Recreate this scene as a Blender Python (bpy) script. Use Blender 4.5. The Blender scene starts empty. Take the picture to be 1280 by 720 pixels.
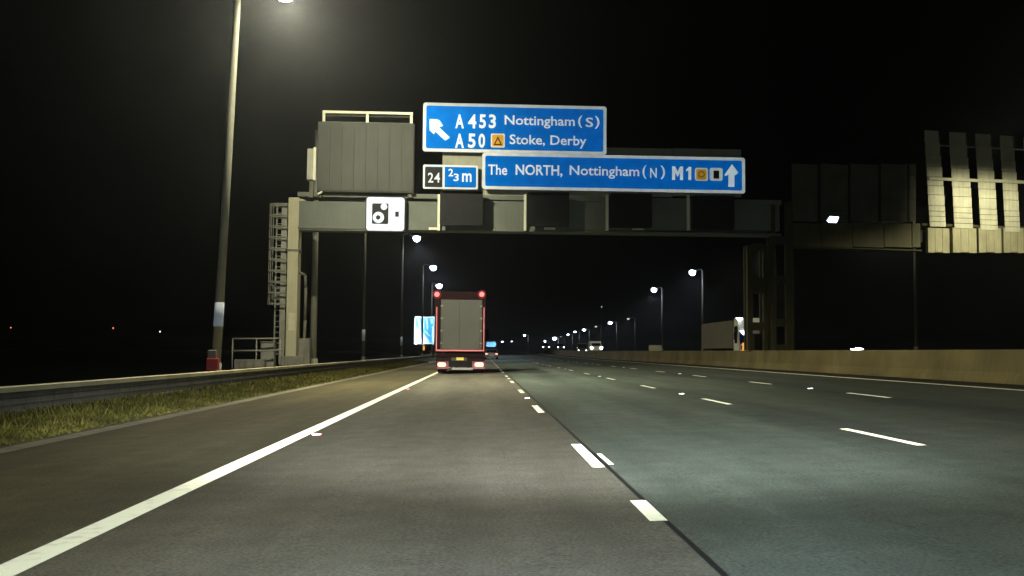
import bpy, math, random
from mathutils import Matrix, Vector, Euler

rnd = random.Random(7)
R = math.radians
scene = bpy.context.scene
col = scene.collection

# ------------------------------------------------------------------ camera
CAM_Z = 1.14
FPX = 1300.0                       # focal length in pixels of the 1280 px wide photograph
cam_d = bpy.data.cameras.new("camera")
cam_d.sensor_width = 36.0
cam_d.lens = 36.0 * FPX / 1280.0
cam_d.clip_start = 0.1
cam_d.clip_end = 12000
cam = bpy.data.objects.new("camera", cam_d)
col.objects.link(cam)
YAW = -math.atan(35.6 / FPX)
PITCH = math.atan(79.7 / FPX)
CAM_R = Matrix.Rotation(YAW, 3, 'Z') @ Matrix.Rotation(math.pi / 2 + PITCH, 3, 'X') @ Matrix.Rotation(0.008, 3, 'Z')
cam.matrix_world = Matrix.Translation((0, 0, CAM_Z)) @ CAM_R.to_4x4()
scene.camera = cam

# ------------------------------------------------------------------ world, exposure, sampling
world = bpy.data.worlds.new("World")
scene.world = world
world.use_nodes = True
wn = world.node_tree.nodes
wl = world.node_tree.links
bg = wn.get("Background")
sky = wn.new("ShaderNodeTexSky")
sky.sky_type = 'NISHITA'
sky.sun_disc = False
sky.sun_elevation = R(-6.5)
sky.sun_rotation = R(200)
wl.new(sky.outputs[0], bg.inputs[0])
bg.inputs[1].default_value = 0.02
scene.view_settings.view_transform = 'Standard'
scene.view_settings.look = 'None'
scene.view_settings.exposure = 0.0
scene.view_settings.gamma = 1.0
scene.view_settings.use_curve_mapping = False
scene.render.engine = 'CYCLES'
scene.cycles.use_denoising = True
scene.cycles.use_light_tree = True
scene.cycles.max_bounces = 5
scene.cycles.diffuse_bounces = 2
scene.cycles.volume_bounces = 0
scene.cycles.sample_clamp_indirect = 4.0
scene.cycles.caustics_reflective = False
scene.cycles.caustics_refractive = False

HAZE = 0.00024                      # density of the added haze, per metre
LAMP_W = 9200.0                    # power of one street lamp's spot
WARM = (1.0, 0.95, 0.70)
COOL = (0.80, 0.86, 1.0)

# ------------------------------------------------------------------ geometry of the place
CROSS = 0.028                      # the carriageway is banked, rising to the right


def smooth(a, b, t):
    t = max(0.0, min(1.0, (t - a) / (b - a)))
    return t * t * (3 - 2 * t)


def bend(y):                       # sideways drift of the road as it bends right, then straightens
    s, x, step = 0.0, 0.0, 5.0
    yy = 150.0
    while yy < y:
        d = min(step, y - yy)
        if yy < 380: sl = 0.08 * (yy - 150) / 230
        elif yy < 480: sl = 0.08
        elif yy < 800: sl = 0.08 * (800 - yy) / 320
        else: sl = 0.0
        x += sl * d
        yy += d
    return x


def rise(y):
    return 0.6 * smooth(110, 320, y)


def ground(x, y):                  # height of the banked road plane at lateral offset x
    return CROSS * x + rise(y)


def on_road(lat, y, dz=0.0):
    return Vector((lat + bend(y), y, ground(lat, y) + dz))


def ray(px, py):
    return CAM_R @ Vector(((px - 640) / FPX, -(py - 360) / FPX, -1.0))


def at(px, py, y):                 # the point of the place at depth y seen at that pixel of the photograph
    d = ray(px, py)
    k = y / d.y
    return Vector((d.x * k, y, CAM_Z + d.z * k))


# ------------------------------------------------------------------ materials
def new_mat(name):
    m = bpy.data.materials.new(name)
    m.use_nodes = True
    nt = m.node_tree
    return m, nt, nt.nodes, nt.links, nt.nodes["Principled BSDF"]


def mat(name, c, rough=0.6, metal=0.0, var=0.15, scale=3.0, bump=0.0, bscale=60.0, grime=0.0, spec=0.15):
    m, nt, N, L, b = new_mat(name)
    tc = N.new("ShaderNodeTexCoord")
    nz = N.new("ShaderNodeTexNoise")
    nz.inputs["Scale"].default_value = scale
    nz.inputs["Detail"].default_value = 6
    L.new(tc.outputs["Object"], nz.inputs["Vector"])
    rp = N.new("ShaderNodeValToRGB")
    rp.color_ramp.elements[0].position = 0.3
    rp.color_ramp.elements[1].position = 0.7
    rp.color_ramp.elements[0].color = (*[max(0, v * (1 - var)) for v in c], 1)
    rp.color_ramp.elements[1].color = (*[min(1, v * (1 + var)) for v in c], 1)
    L.new(nz.outputs[0], rp.inputs[0])
    out = rp.outputs[0]
    if grime:                      # vertical streaks of dirt
        mp = N.new("ShaderNodeMapping")
        mp.inputs["Scale"].default_value = (5, 5, 0.35)
        L.new(tc.outputs["Object"], mp.inputs[0])
        n2 = N.new("ShaderNodeTexNoise")
        n2.inputs["Scale"].default_value = 1.5
        n2.inputs["Detail"].default_value = 5
        L.new(mp.outputs[0], n2.inputs["Vector"])
        r2 = N.new("ShaderNodeValToRGB")
        r2.color_ramp.elements[0].position = 0.42
        r2.color_ramp.elements[1].position = 0.68
        L.new(n2.outputs[0], r2.inputs[0])
        mx = N.new("ShaderNodeMixRGB")
        mx.blend_type = 'MULTIPLY'
        mu = N.new("ShaderNodeMath")
        mu.operation = 'MULTIPLY'
        mu.inputs[1].default_value = grime
        L.new(r2.outputs[0], mu.inputs[0])
        L.new(mu.outputs[0], mx.inputs[0])
        L.new(out, mx.inputs[1])
        mx.inputs[2].default_value = (0.42, 0.38, 0.30, 1)
        out = mx.outputs[0]
    L.new(out, b.inputs["Base Color"])
    b.inputs["Roughness"].default_value = rough
    b.inputs["Metallic"].default_value = metal
    b.inputs["Specular IOR Level"].default_value = spec
    if bump:
        n3 = N.new("ShaderNodeTexNoise")
        n3.inputs["Scale"].default_value = bscale
        n3.inputs["Detail"].default_value = 4
        L.new(tc.outputs["Object"], n3.inputs["Vector"])
        bp = N.new("ShaderNodeBump")
        bp.inputs["Strength"].default_value = bump
        bp.inputs["Distance"].default_value = 0.02
        L.new(n3.outputs[0], bp.inputs["Height"])
        L.new(bp.outputs[0], b.inputs["Normal"])
    return m


def retro(name, c, gain=0.5, rough=0.335, var=0.06, scale=2.0):
    """Retroreflective sheeting: a lobe that sends headlight beams back the way they came, over a diffuse base."""
    m, nt, N, L, b = new_mat(name)
    tc = N.new("ShaderNodeTexCoord")
    nz = N.new("ShaderNodeTexNoise")
    nz.inputs["Scale"].default_value = scale
    nz.inputs["Detail"].default_value = 5
    L.new(tc.outputs["Object"], nz.inputs["Vector"])
    rp = N.new("ShaderNodeValToRGB")
    rp.color_ramp.elements[0].position = 0.3
    rp.color_ramp.elements[1].position = 0.7
    rp.color_ramp.elements[0].color = (*[v * (1 - var) for v in c], 1)
    rp.color_ramp.elements[1].color = (*[min(1, v * (1 + var)) for v in c], 1)
    L.new(nz.outputs[0], rp.inputs[0])
    df = N.new("ShaderNodeBsdfDiffuse")
    L.new(rp.outputs[0], df.inputs[0])
    gl = N.new("ShaderNodeBsdfAnisotropic")
    gl.inputs["Roughness"].default_value = rough
    ge = N.new("ShaderNodeNewGeometry")
    L.new(ge.outputs["Incoming"], gl.inputs["Normal"])
    L.new(rp.outputs[0], gl.inputs[0])
    mx = N.new("ShaderNodeMixShader")
    mx.inputs[0].default_value = gain
    L.new(df.outputs[0], mx.inputs[1])
    L.new(gl.outputs[0], mx.inputs[2])
    L.new(mx.outputs[0], N["Material Output"].inputs[0])
    return m


def glow(name, c, s):
    m, nt, N, L, b = new_mat(name)
    b.inputs["Base Color"].default_value = (*[min(0.5, v) * .04 for v in c], 1)
    b.inputs["Emission Color"].default_value = (*c, 1)
    b.inputs["Emission Strength"].default_value = s
    b.inputs["Roughness"].default_value = 0.3
    return m


def asphalt():
    """Motorway surfacing; the lateral position (u) picks the surfacing tone, with painted-in light, lane by lane."""
    m, nt, N, L, b = new_mat("asphalt")
    uv = N.new("ShaderNodeUVMap")
    uv.uv_map = "lanes"
    sp = N.new("ShaderNodeSeparateXYZ")
    L.new(uv.outputs[0], sp.inputs[0])
    # wobble the lane boundaries a little
    tc = N.new("ShaderNodeTexCoord")
    rp = N.new("ShaderNodeValToRGB")
    cr = rp.color_ramp
    cr.interpolation = 'LINEAR'
    mr = N.new("ShaderNodeMapRange")
    mr.inputs[1].default_value = -7
    mr.inputs[2].default_value = 15
    L.new(sp.outputs[0], mr.inputs[0])
    def pos(x): return (x + 7) / 22
    # x, colour: warm shoulder, grey lane one, bluish lanes; the light pool is painted in
    stops = [(-7.0, (0.060, 0.054, 0.031)), (-6.1, (0.066, 0.059, 0.033)), (-5.7, (0.090, 0.077, 0.042)), (-4.3, (0.105, 0.091, 0.050)), (-2.8, (0.096, 0.087, 0.050)),
             (-2.3, (0.128, 0.120, 0.094)), (-1.7, (0.152, 0.145, 0.115)), (-0.8, (0.140, 0.133, 0.106)), (0.1, (0.166, 0.156, 0.127)), (0.95, (0.152, 0.145, 0.117)),
             (1.15, (0.150, 0.144, 0.117)), (1.27, (0.111, 0.133, 0.113)), (2.0, (0.131, 0.159, 0.137)), (2.9, (0.119, 0.145, 0.126)), (3.9, (0.128, 0.155, 0.132)),
             (4.75, (0.092, 0.110, 0.096)), (5.7, (0.101, 0.119, 0.101)), (7.3, (0.080, 0.092, 0.073)), (8.3, (0.054, 0.065, 0.056)),
             (9.5, (0.054, 0.064, 0.050)), (11.2, (0.050, 0.057, 0.045)), (12.3, (0.040, 0.043, 0.032)), (13.6, (0.028, 0.028, 0.021))]
    cr.elements.remove(cr.elements[1])
    cr.elements[0].position = pos(stops[0][0])
    cr.elements[0].color = (*stops[0][1], 1)
    for x, c in stops[1:]:
        e = cr.elements.new(pos(x))
        e.color = (*c, 1)
    L.new(mr.outputs[0], rp.inputs[0])
    # long patches along the road
    mp = N.new("ShaderNodeMapping")
    mp.inputs["Scale"].default_value = (0.55, 0.05, 1)
    L.new(uv.outputs[0], mp.inputs[0])
    n1 = N.new("ShaderNodeTexNoise")
    n1.inputs["Scale"].default_value = 1.6
    n1.inputs["Detail"].default_value = 7
    n1.inputs["Roughness"].default_value = 0.65
    L.new(mp.outputs[0], n1.inputs["Vector"])
    r1 = N.new("ShaderNodeMapRange")
    r1.inputs[1].default_value = 0.3; r1.inputs[2].default_value = 0.7
    r1.inputs[3].default_value = 0.74; r1.inputs[4].default_value = 1.26
    L.new(n1.outputs[0], r1.inputs[0])
    # stones
    n2 = N.new("ShaderNodeTexNoise")
    n2.inputs["Scale"].default_value = 48
    n2.inputs["Detail"].default_value = 3
    L.new(tc.outputs["Object"], n2.inputs["Vector"])
    r2 = N.new("ShaderNodeMapRange")
    r2.inputs[1].default_value = 0.3; r2.inputs[2].default_value = 0.7
    r2.inputs[3].default_value = 0.66; r2.inputs[4].default_value = 1.34
    L.new(n2.outputs[0], r2.inputs[0])
    n4 = N.new("ShaderNodeTexNoise")
    n4.inputs["Scale"].default_value = 2.2
    n4.inputs["Detail"].default_value = 6
    L.new(tc.outputs["Object"], n4.inputs["Vector"])
    r4 = N.new("ShaderNodeMapRange")
    r4.inputs[1].default_value = 0.3; r4.inputs[2].default_value = 0.7
    r4.inputs[3].default_value = 0.88; r4.inputs[4].default_value = 1.12
    L.new(n4.outputs[0], r4.inputs[0])
    m1 = N.new("ShaderNodeMath"); m1.operation = 'MULTIPLY'
    L.new(r1.outputs[0], m1.inputs[0]); L.new(r2.outputs[0], m1.inputs[1])
    m2 = N.new("ShaderNodeMath"); m2.operation = 'MULTIPLY'
    L.new(m1.outputs[0], m2.inputs[0]); L.new(r4.outputs[0], m2.inputs[1])
    vm = N.new("ShaderNodeVectorMath"); vm.operation = 'SCALE'
    L.new(rp.outputs[0], vm.inputs[0])
    L.new(m2.outputs[0], vm.inputs["Scale"])
    L.new(vm.outputs[0], b.inputs["Base Color"])
    b.inputs["Roughness"].default_value = 0.85
    b.inputs["Specular IOR Level"].default_value = 0.05
    bp = N.new("ShaderNodeBump")
    bp.inputs["Strength"].default_value = 0.5
    bp.inputs["Distance"].default_value = 0.01
    L.new(n2.outputs[0], bp.inputs["Height"])
    L.new(bp.outputs[0], b.inputs["Normal"])
    return m


def worn_paint():
    m, nt, N, L, b = new_mat("line_paint")
    tc = N.new("ShaderNodeTexCoord")
    n = N.new("ShaderNodeTexNoise")
    n.inputs["Scale"].default_value = 9
    n.inputs["Detail"].default_value = 8
    L.new(tc.outputs["Object"], n.inputs["Vector"])
    rp = N.new("ShaderNodeValToRGB")
    rp.color_ramp.elements[0].position = 0.30
    rp.color_ramp.elements[1].position = 0.48
    rp.color_ramp.elements[0].color = (.64, .61, .43, 1)
    rp.color_ramp.elements[1].color = (.84, .81, .58, 1)
    L.new(n.outputs[0], rp.inputs[0])
    L.new(rp.outputs[0], b.inputs["Base Color"])
    b.inputs["Roughness"].default_value = 0.6
    gl = N.new("ShaderNodeBsdfAnisotropic")      # glass beads in the paint
    gl.inputs["Roughness"].default_value = 0.4
    ge = N.new("ShaderNodeNewGeometry")
    L.new(ge.outputs["Incoming"], gl.inputs["Normal"])
    L.new(rp.outputs[0], gl.inputs[0])
    mx = N.new("ShaderNodeMixShader")
    mx.inputs[0].default_value = 0.03
    L.new(b.outputs[0], mx.inputs[1])
    L.new(gl.outputs[0], mx.inputs[2])
    L.new(mx.outputs[0], N["Material Output"].inputs[0])
    return m


M = {}
M['asphalt'] = asphalt()
M['paint'] = worn_paint()
M['concrete'] = mat("concrete", (.115, .094, .040), .85, var=.34, scale=.45, bump=.4, bscale=25, grime=.22)
M['channel'] = mat("channel_concrete", (.19, .175, .125), .9, var=.3, scale=2.5, bump=.3)
M['earth'] = mat("earth", (.07, .064, .02), .95, var=.35, scale=1.5, bump=.5, bscale=12)
M['seal'] = mat("bitumen_seal", (.016, .017, .017), .5, var=.3, scale=4)
M['field'] = mat("field", (.03, .04, .015), .95, var=.4, scale=.2)
M['grass'] = mat("grass_blades", (.085, .078, .016), .8, var=.55, scale=.9)
M['galv'] = mat("galvanised_steel", (.33, .33, .27), .55, .25, var=.15, scale=2, grime=.3)
M['galv_old'] = mat("weathered_steel", (.17, .165, .13), .7, .1, var=.2, scale=1.5, grime=.5)
M['beam_grey'] = mat("beam_paint", (.165, .180, .150), .6, var=.12, scale=.9, grime=.10)
M['leg_cream'] = mat("leg_paint", (.52, .49, .33), .6, var=.1, scale=.8, grime=.15)
M['rail_cream'] = mat("rail_paint", (.84, .83, .62), .55, var=.06)
M['rail_top'] = mat("rail_top_steel", (.62, .58, .36), .55, var=.25, scale=.6)
M['screen_grey'] = mat("screen_paint", (.33, .335, .255), .65, var=.12, scale=.9, grime=.12)
M['panel_grey'] = mat("message_panel", (.068, .073, .060), .5, var=.16, scale=.5, grime=.18)
M['panel_edge'] = mat("message_panel_edge", (.06, .062, .052), .6)
M['black'] = mat("black_housing", (.014, .014, .015), .55, var=.2)
M['signal_black'] = mat("signal_housing", (.016, .018, .018), .6, var=.2)
M['pole'] = mat("lamp_pole_steel", (.13, .127, .098), .6, .1, var=.15, scale=1.5, grime=.2)
M['pole_near'] = mat("near_pole_steel", (.33, .325, .25), .6, .1, var=.15, scale=1.5, grime=.2)
M['pole_far'] = mat("far_pole_steel", (.24, .23, .175), .6, .0, var=.1)
M['lat'] = mat("lattice_steel", (.06, .055, .026), .7, .1, var=.25, scale=1.2, grime=.3)
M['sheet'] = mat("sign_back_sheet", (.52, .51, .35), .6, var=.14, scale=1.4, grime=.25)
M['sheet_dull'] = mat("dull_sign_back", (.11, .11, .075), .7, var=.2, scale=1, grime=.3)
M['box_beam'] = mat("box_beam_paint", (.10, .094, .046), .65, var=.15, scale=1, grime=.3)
M['box_beam_lit'] = mat("lit_box_beam_paint", (.36, .34, .20), .65, var=.15, scale=1, grime=.3)  # the box beam paint again, with lamplight put into the colour
M['rubber'] = mat("rubber", (.015, .015, .015), .85)
M['chassis'] = mat("chassis_paint", (.020, .016, .018), .6, var=.2)
M['maroon'] = mat("maroon_paint", (.022, .005, .006), .45, var=.2)
M['door_grey'] = mat("truck_door", (.145, .145, .13), .4, .0, var=.08, scale=.6)
M['box_side'] = mat("truck_side", (.10, .09, .085), .5, var=.15)
M['steel'] = mat("bumper_steel", (.38, .36, .30), .45, .4, var=.15)
M['white_paint'] = mat("white_paint", (.74, .73, .62), .45, var=.06)
M['trailer_side'] = mat("lorry_side", (.17, .15, .095), .55, var=.12, scale=.6, grime=.15)
M['cream_paint'] = mat("cream_paint", (.66, .62, .42), .5, var=.05)
M['blue_paint'] = mat("blue_paint", (.02, .035, .22), .4, var=.1)
M['dark_paint'] = mat("dark_car_paint", (.006, .006, .007), .3, var=.1)
M['red_paint'] = mat("red_paint", (.50, .07, .075), .5, var=.1)
M['cabinet'] = mat("cabinet_paint", (.24, .23, .19), .6, var=.15, grime=.5)
M['silver'] = mat("silver_car_paint", (.30, .27, .24), .4, .3, var=.1)
m, nt, N, L, b = new_mat("vehicle_glass")
b.inputs["Base Color"].default_value = (.012, .014, .018, 1)
b.inputs["Roughness"].default_value = .08
M['glass'] = m
M['r_white'] = retro("white_sheeting", (.84, .87, .84), .80)
M['r_border'] = retro("white_border_sheeting", (.76, .77, .70), .66, var=.1)
M['r_blue'] = retro("blue_sheeting", (.0, .147, .54), .82, var=.10)
M['r_orange'] = retro("orange_sheeting", (.75, .36, .04), .6)
M['r_black'] = mat("black_sheeting", (.012, .012, .014), .5)
M['r_brown'] = mat("black_patch", (.022, .012, .010), .5)
M['r_camwhite'] = retro("bright_white_sheeting", (.94, .94, .92), .8, rough=.30)
M['r_post'] = retro("post_band", (.50, .53, .58), .22, rough=.40)
M['leg_plate'] = mat("leg_marker_plate", (.62, .60, .42), .6)
M['r_far_white'] = retro("far_white_sheeting", (.85, .95, 1.0), .85, rough=.118)
M['r_far_blue'] = retro("far_blue_sheeting", (.02, .36, .80), .85, rough=.125)
M['r_far_board'] = retro("far_board_sheeting", (.22, .52, 1.0), .95, rough=.082)
M['r_plate'] = retro("plate_yellow", (.85, .66, .12), .55, rough=.30)
M['r_tape'] = retro("red_tape", (.85, .25, .22), .5, rough=.28)
M['r_stud'] = retro("stud_lens", (.9, .9, .85), .25, rough=.4)
M['r_stud_red'] = retro("red_stud_lens", (.8, .25, .25), .3, rough=.4)
M['lens_near'] = glow("near_lens", (1.0, .95, .72), 14)
M['lens_far'] = glow("far_lens", (.60, .72, 1.0), 20)
M['lens_dim'] = glow("dim_far_lens", (.80, .84, .72), .9)
M['lens_cool'] = glow("floodlight_lens", (.62, .76, 1.0), 7)
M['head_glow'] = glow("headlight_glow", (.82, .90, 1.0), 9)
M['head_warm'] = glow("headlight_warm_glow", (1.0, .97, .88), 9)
M['tail_core'] = glow("tail_core", (1.0, .34, .20), 3.6)
M['tail_red'] = glow("tail_red", (1.0, .01, .04), .16)  # weak red lens surround, standing in for the glow round the bulbs
M['marker_core'] = glow("marker_core", (1.0, .14, .12), 3.4)
M['amber'] = glow("amber_lamp", (1.0, .45, .10), 1.0)
M['dot_red'] = glow("dot_red", (1.0, .20, .14), 3.5)
M['dot_white'] = glow("dot_white", (1.0, 1.0, .92), 3.0)


# ------------------------------------------------------------------ mesh helpers
class MB:
    def __init__(self):
        self.v = []; self.f = []

    def box(self, x0, x1, y0, y1, z0, z1, M4=None):
        n = len(self.v)
        c = [(x, y, z) for z in (z0, z1) for y in (y0, y1) for x in (x0, x1)]
        if M4 is not None: c = [tuple(M4 @ Vector(p)) for p in c]
        self.v += c
        self.f += [tuple(n + i for i in q) for q in ((0, 2, 3, 1), (4, 5, 7, 6), (0, 1, 5, 4), (2, 6, 7, 3), (0, 4, 6, 2), (1, 3, 7, 5))]
        return self

    def cyl(self, p0, p1, r0, r1=None, n=12, caps=True):
        r1 = r0 if r1 is None else r1
        p0, p1 = Vector(p0), Vector(p1)
        d = (p1 - p0).normalized()
        a = d.orthogonal().normalized()
        b2 = d.cross(a)
        k = len(self.v)
        for p, r in ((p0, r0), (p1, r1)):
            for i in range(n):
                t = 2 * math.pi * i / n
                self.v.append(tuple(p + r * (a * math.cos(t) + b2 * math.sin(t))))
        for i in range(n):
            j = (i + 1) % n
            self.f.append((k + i, k + j, k + n + j, k + n + i))
        if caps:
            self.f.append(tuple(k + i for i in reversed(range(n))))
            self.f.append(tuple(k + n + i for i in range(n)))
        return self

    def tube(self, pts, r, n=8):
        for a, b2 in zip(pts[:-1], pts[1:]): self.cyl(a, b2, r, r, n)
        return self

    def prism(self, out, y0, y1):          # outline in (x, z), counter-clockwise as seen from -y, extruded from y0 (front) to y1
        k = len(self.v); n = len(out)
        self.v += [(x, y0, z) for x, z in out] + [(x, y1, z) for x, z in out]
        self.f.append(tuple(k + i for i in range(n)))
        self.f.append(tuple(k + n + i for i in reversed(range(n))))
        for i in range(n):
            j = (i + 1) % n
            self.f.append((k + j, k + i, k + n + i, k + n + j))
        return self

    def prism_x(self, out, x0, x1):        # outline in (y, z), extruded along x
        k = len(self.v); n = len(out)
        self.v += [(x0, y, z) for y, z in out] + [(x1, y, z) for y, z in out]
        self.f.append(tuple(k + i for i in reversed(range(n))))
        self.f.append(tuple(k + n + i for i in range(n)))
        for i in range(n):
            j = (i + 1) % n
            self.f.append((k + i, k + j, k + n + j, k + n + i))
        return self

    def mesh(self, name):
        me = bpy.data.meshes.new(name)
        me.from_pydata(self.v, [], self.f)
        me.update()
        return me

    def build(self, name, m, parent=None, bevel=0.0, smooth=False, loc=None, rotz=0):
        me = self.mesh(name)
        me.materials.append(m)
        if smooth:
            me.polygons.foreach_set('use_smooth', [len(p.vertices) == 4 for p in me.polygons])
        o = bpy.data.objects.new(name, me)
        col.objects.link(o)
        if parent is not None: o.parent = parent
        if loc is not None: o.location = loc
        o.rotation_euler.z = rotz
        if bevel:
            md = o.modifiers.new("edge", 'BEVEL')
            md.width = bevel; md.segments = 2; md.limit_method = 'ANGLE'; md.angle_limit = R(40)
        return o


def rr(x0, x1, z0, z1, r, n=4):
    pts = []
    for cx, cz, a0 in ((x1 - r, z0 + r, -90), (x1 - r, z1 - r, 0), (x0 + r, z1 - r, 90), (x0 + r, z0 + r, 180)):
        for i in range(n + 1):
            a = R(a0 + 90 * i / n)
            pts.append((cx + r * math.cos(a), cz + r * math.sin(a)))
    return pts


def circle(cx, cz, r, n=24):
    return [(cx + r * math.cos(2 * math.pi * i / n), cz + r * math.sin(2 * math.pi * i / n)) for i in range(n)]


def tag(o, label=None, cat=None, group=None, kind=None):
    if label: o['label'] = label
    if cat: o['category'] = cat
    if group: o['group'] = group
    if kind: o['kind'] = kind
    return o


def thing(name, label, cat, loc=(0, 0, 0), rotz=0, group=None):
    o = bpy.data.objects.new(name, None)
    o.empty_display_size = 0.3
    col.objects.link(o)
    o.location = loc; o.rotation_euler.z = rotz
    return tag(o, label, cat, group)


def copy_tree(o, parent=None):
    c = o.copy(); col.objects.link(c)
    if parent is not None: c.parent = parent
    for ch in list(o.children): copy_tree(ch, c)
    return c


FONT_OFF = 0.014


def text(s, x0, x1, z0, z1, y, m, parent, name='lettering', bold=FONT_OFF):
    """Lettering stretched to fill the box x0..x1, z0..z1 of the sign's own face at depth y."""
    cu = bpy.data.curves.new("t", 'FONT')
    cu.body = s
    cu.offset = bold
    cu.extrude = 0.0
    cu.resolution_u = 3
    ob = bpy.data.objects.new("t", cu)
    col.objects.link(ob)
    dg = bpy.context.evaluated_depsgraph_get()
    me = bpy.data.meshes.new_from_object(ob.evaluated_get(dg))
    bpy.data.objects.remove(ob); bpy.data.curves.remove(cu)
    xs = [v.co.x for v in me.vertices]; ys = [v.co.y for v in me.vertices]
    ax, bx, ay, by = min(xs), max(xs), min(ys), max(ys)
    for v in me.vertices:
        v.co = ((v.co.x - ax) / (bx - ax) * (x1 - x0) + x0, y, (v.co.y - ay) / (by - ay) * (z1 - z0) + z0)
    me.name = name
    me.materials.clear(); me.materials.append(m)
    for p in me.polygons: p.material_index = 0
    me.update()
    o = bpy.data.objects.new(name, me)
    col.objects.link(o); o.parent = parent
    return o


def poly_face(pts, y, name, m, parent, y1=None):
    return MB().prism(pts, y, (y + 0.004) if y1 is None else y1).build(name, m, parent)


# ------------------------------------------------------------------ ground, road, verges
YS = [-40, -20, -10] + list(range(0, 120, 6)) + list(range(120, 500, 12)) + list(range(500, 1500, 50))


def strip(name, lats, m, dz=0.0, zf=None, uv=False, ys=YS):
    v, f = [], []
    for y in ys:
        for l in lats:
            p = on_road(l, y, dz)
            if zf: p.z = zf(l, y)
            v.append(tuple(p))
    n = len(lats)
    for i in range(len(ys) - 1):
        for j in range(n - 1):
            a = i * n + j
            f.append((a, a + 1, a + n + 1, a + n))
    me = bpy.data.meshes.new(name)
    me.from_pydata(v, [], f)
    if uv:
        lay = me.uv_layers.new(name="lanes")
        for lp in me.loops:
            vi = lp.vertex_index
            lay.data[lp.index].uv = (lats[vi % n], ys[vi // n])
    me.materials.append(m)
    me.update()
    o = bpy.data.objects.new(name, me)
    col.objects.link(o)
    return o


g = MB()
S = 6000
g.v += [(-S, -S, -1.6), (S, -S, -1.6), (S, S, -1.6), (-S, S, -1.6)]
g.f.append((0, 1, 2, 3))
tag(g.build('ground', M['field']), 'dark open fields stretching to the horizon on both sides of the motorway', 'ground', kind='structure')

road = strip('road', [-5.95, -4.4, -2.58, -0.8, 1.07, 3, 4.76, 6.5, 8.35, 10.4, 12.4, 13.9], M['asphalt'], uv=True)
tag(road, 'grey asphalt carriageway with four lanes and a hard shoulder', 'road', kind='structure')
opp = strip('road', [15.1, 20, 26, 30, 34.5], M['asphalt'], uv=True)
tag(opp, 'opposite carriageway beyond the concrete barrier', 'road', kind='structure')
verge = strip('verge', [-40, -22, -12.5, -10, -8, -6.25], M['earth'],
              zf=lambda l, y: rise(y) + (-0.165 if l > -7 else -0.17 if l > -9 else -0.20 if l > -11 else -0.30 if l > -13 else -1.3 if l > -30 else -1.75))
tag(verge, 'rough earth and grass verge left of the hard shoulder', 'verge', kind='structure')
verge2 = strip('verge', [34.5, 38, 44, 70], M['earth'], dz=-0.02,
               zf=lambda l, y: rise(y) + (CROSS * l - .02 if l < 39 else 0.9 if l < 50 else -1.75))
tag(verge2, 'earth verge on the far side of the opposite carriageway', 'verge', kind='structure')
chan = strip('drainage_channel', [-6.25, -6.1, -5.95], M['channel'],
             zf=lambda l, y: ground(l, y) + (0.012 if l < -6.2 else 0.004 if l < -6.05 else 0.0005))
tag(chan, 'pale dusty concrete channel between the hard shoulder and the grass', 'channel', kind='structure')
res = strip('central_reserve', [13.9, 14.0, 15.0, 15.1], M['channel'], dz=0.0)
tag(res, 'paved strip under the central concrete barrier', 'central reserve', kind='structure')


# painted lines and studs: parts of the road
def long_line(name, lat, w, y0, y1, dz=0.004):
    ys = [y for y in YS if y0 <= y <= y1]
    o = strip(name, [lat - w / 2, lat + w / 2], M['paint'], dz=dz, ys=ys)
    o.parent = road
    return o


long_line('edge_line', -2.58, 0.215, -40, 900)
long_line('edge_line', 12.4, 0.18, -40, 900)


def unit_dash(length, w=0.12):
    b_ = MB()
    b_.v += [(-w / 2, 0, 0), (w / 2, 0, 0), (w / 2, length, 0), (-w / 2, length, 0)]
    b_.f.append((0, 1, 2, 3))
    me = b_.mesh('lane_dash'); me.materials.append(M['paint'])
    return me


def place(me, name, lat, y, dz):
    o = bpy.data.objects.new(name, me)
    col.objects.link(o)
    o.parent = road
    p = on_road(lat, y, dz)
    q = on_road(lat, y + 2, dz)
    o.location = p
    o.rotation_euler = (math.atan2(q.z - p.z, 2), -math.atan(CROSS), -math.atan2(q.x - p.x, 2))
    return o


js = strip('joint_seal', [1.197, 1.237], M['seal'], dz=0.002, ys=[y for y in YS if -20 <= y <= 250])
js.parent = road
dash = unit_dash(2.5)
far_dash = MB()
for lat, y0 in ((1.08, 10.1), (4.88, 11.5), (8.54, 12.7)):
    k = -2
    while y0 + 9 * k < 420:
        y = y0 + 9 * k
        if y < 190:
            place(dash, 'lane_dash', lat + (.05 if lat < 2 and y < 15 else 0), y, 0.004)
        else:
            n = len(far_dash.v)
            for dl, dy in ((-.075, 0), (.075, 0), (.075, 2.5), (-.075, 2.5)):
                far_dash.v.append(tuple(on_road(lat + dl, y + dy, 0.006)))
            far_dash.f.append((n, n + 1, n + 2, n + 3))
        k += 1
tag(far_dash.build('distant_lane_dashes', M['paint'], road), kind='stuff')
place(unit_dash(0.95), 'lane_dash', 1.17, 6.9, 0.004)
place(unit_dash(1.1, .05), 'lane_dash', 1.275, 10.3, 0.004)

sb = MB().box(-.055, .055, -.05, .05, 0, .014)
stud_me = sb.mesh('road_stud'); stud_me.materials.append(M['r_stud'])
stud_red = sb.mesh('road_stud'); stud_red.materials.append(M['r_stud_red'])
for lat, y0 in ((1.07, 24.9), (4.88, 25.5), (8.54, 27.0)):
    for k in range(0, 8): place(stud_me, 'road_stud', lat, y0 + 18 * k, 0.003)
for k in range(0, 8): place(stud_red, 'road_stud', -2.36, 15.0 + 18 * k, 0.003)

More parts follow.
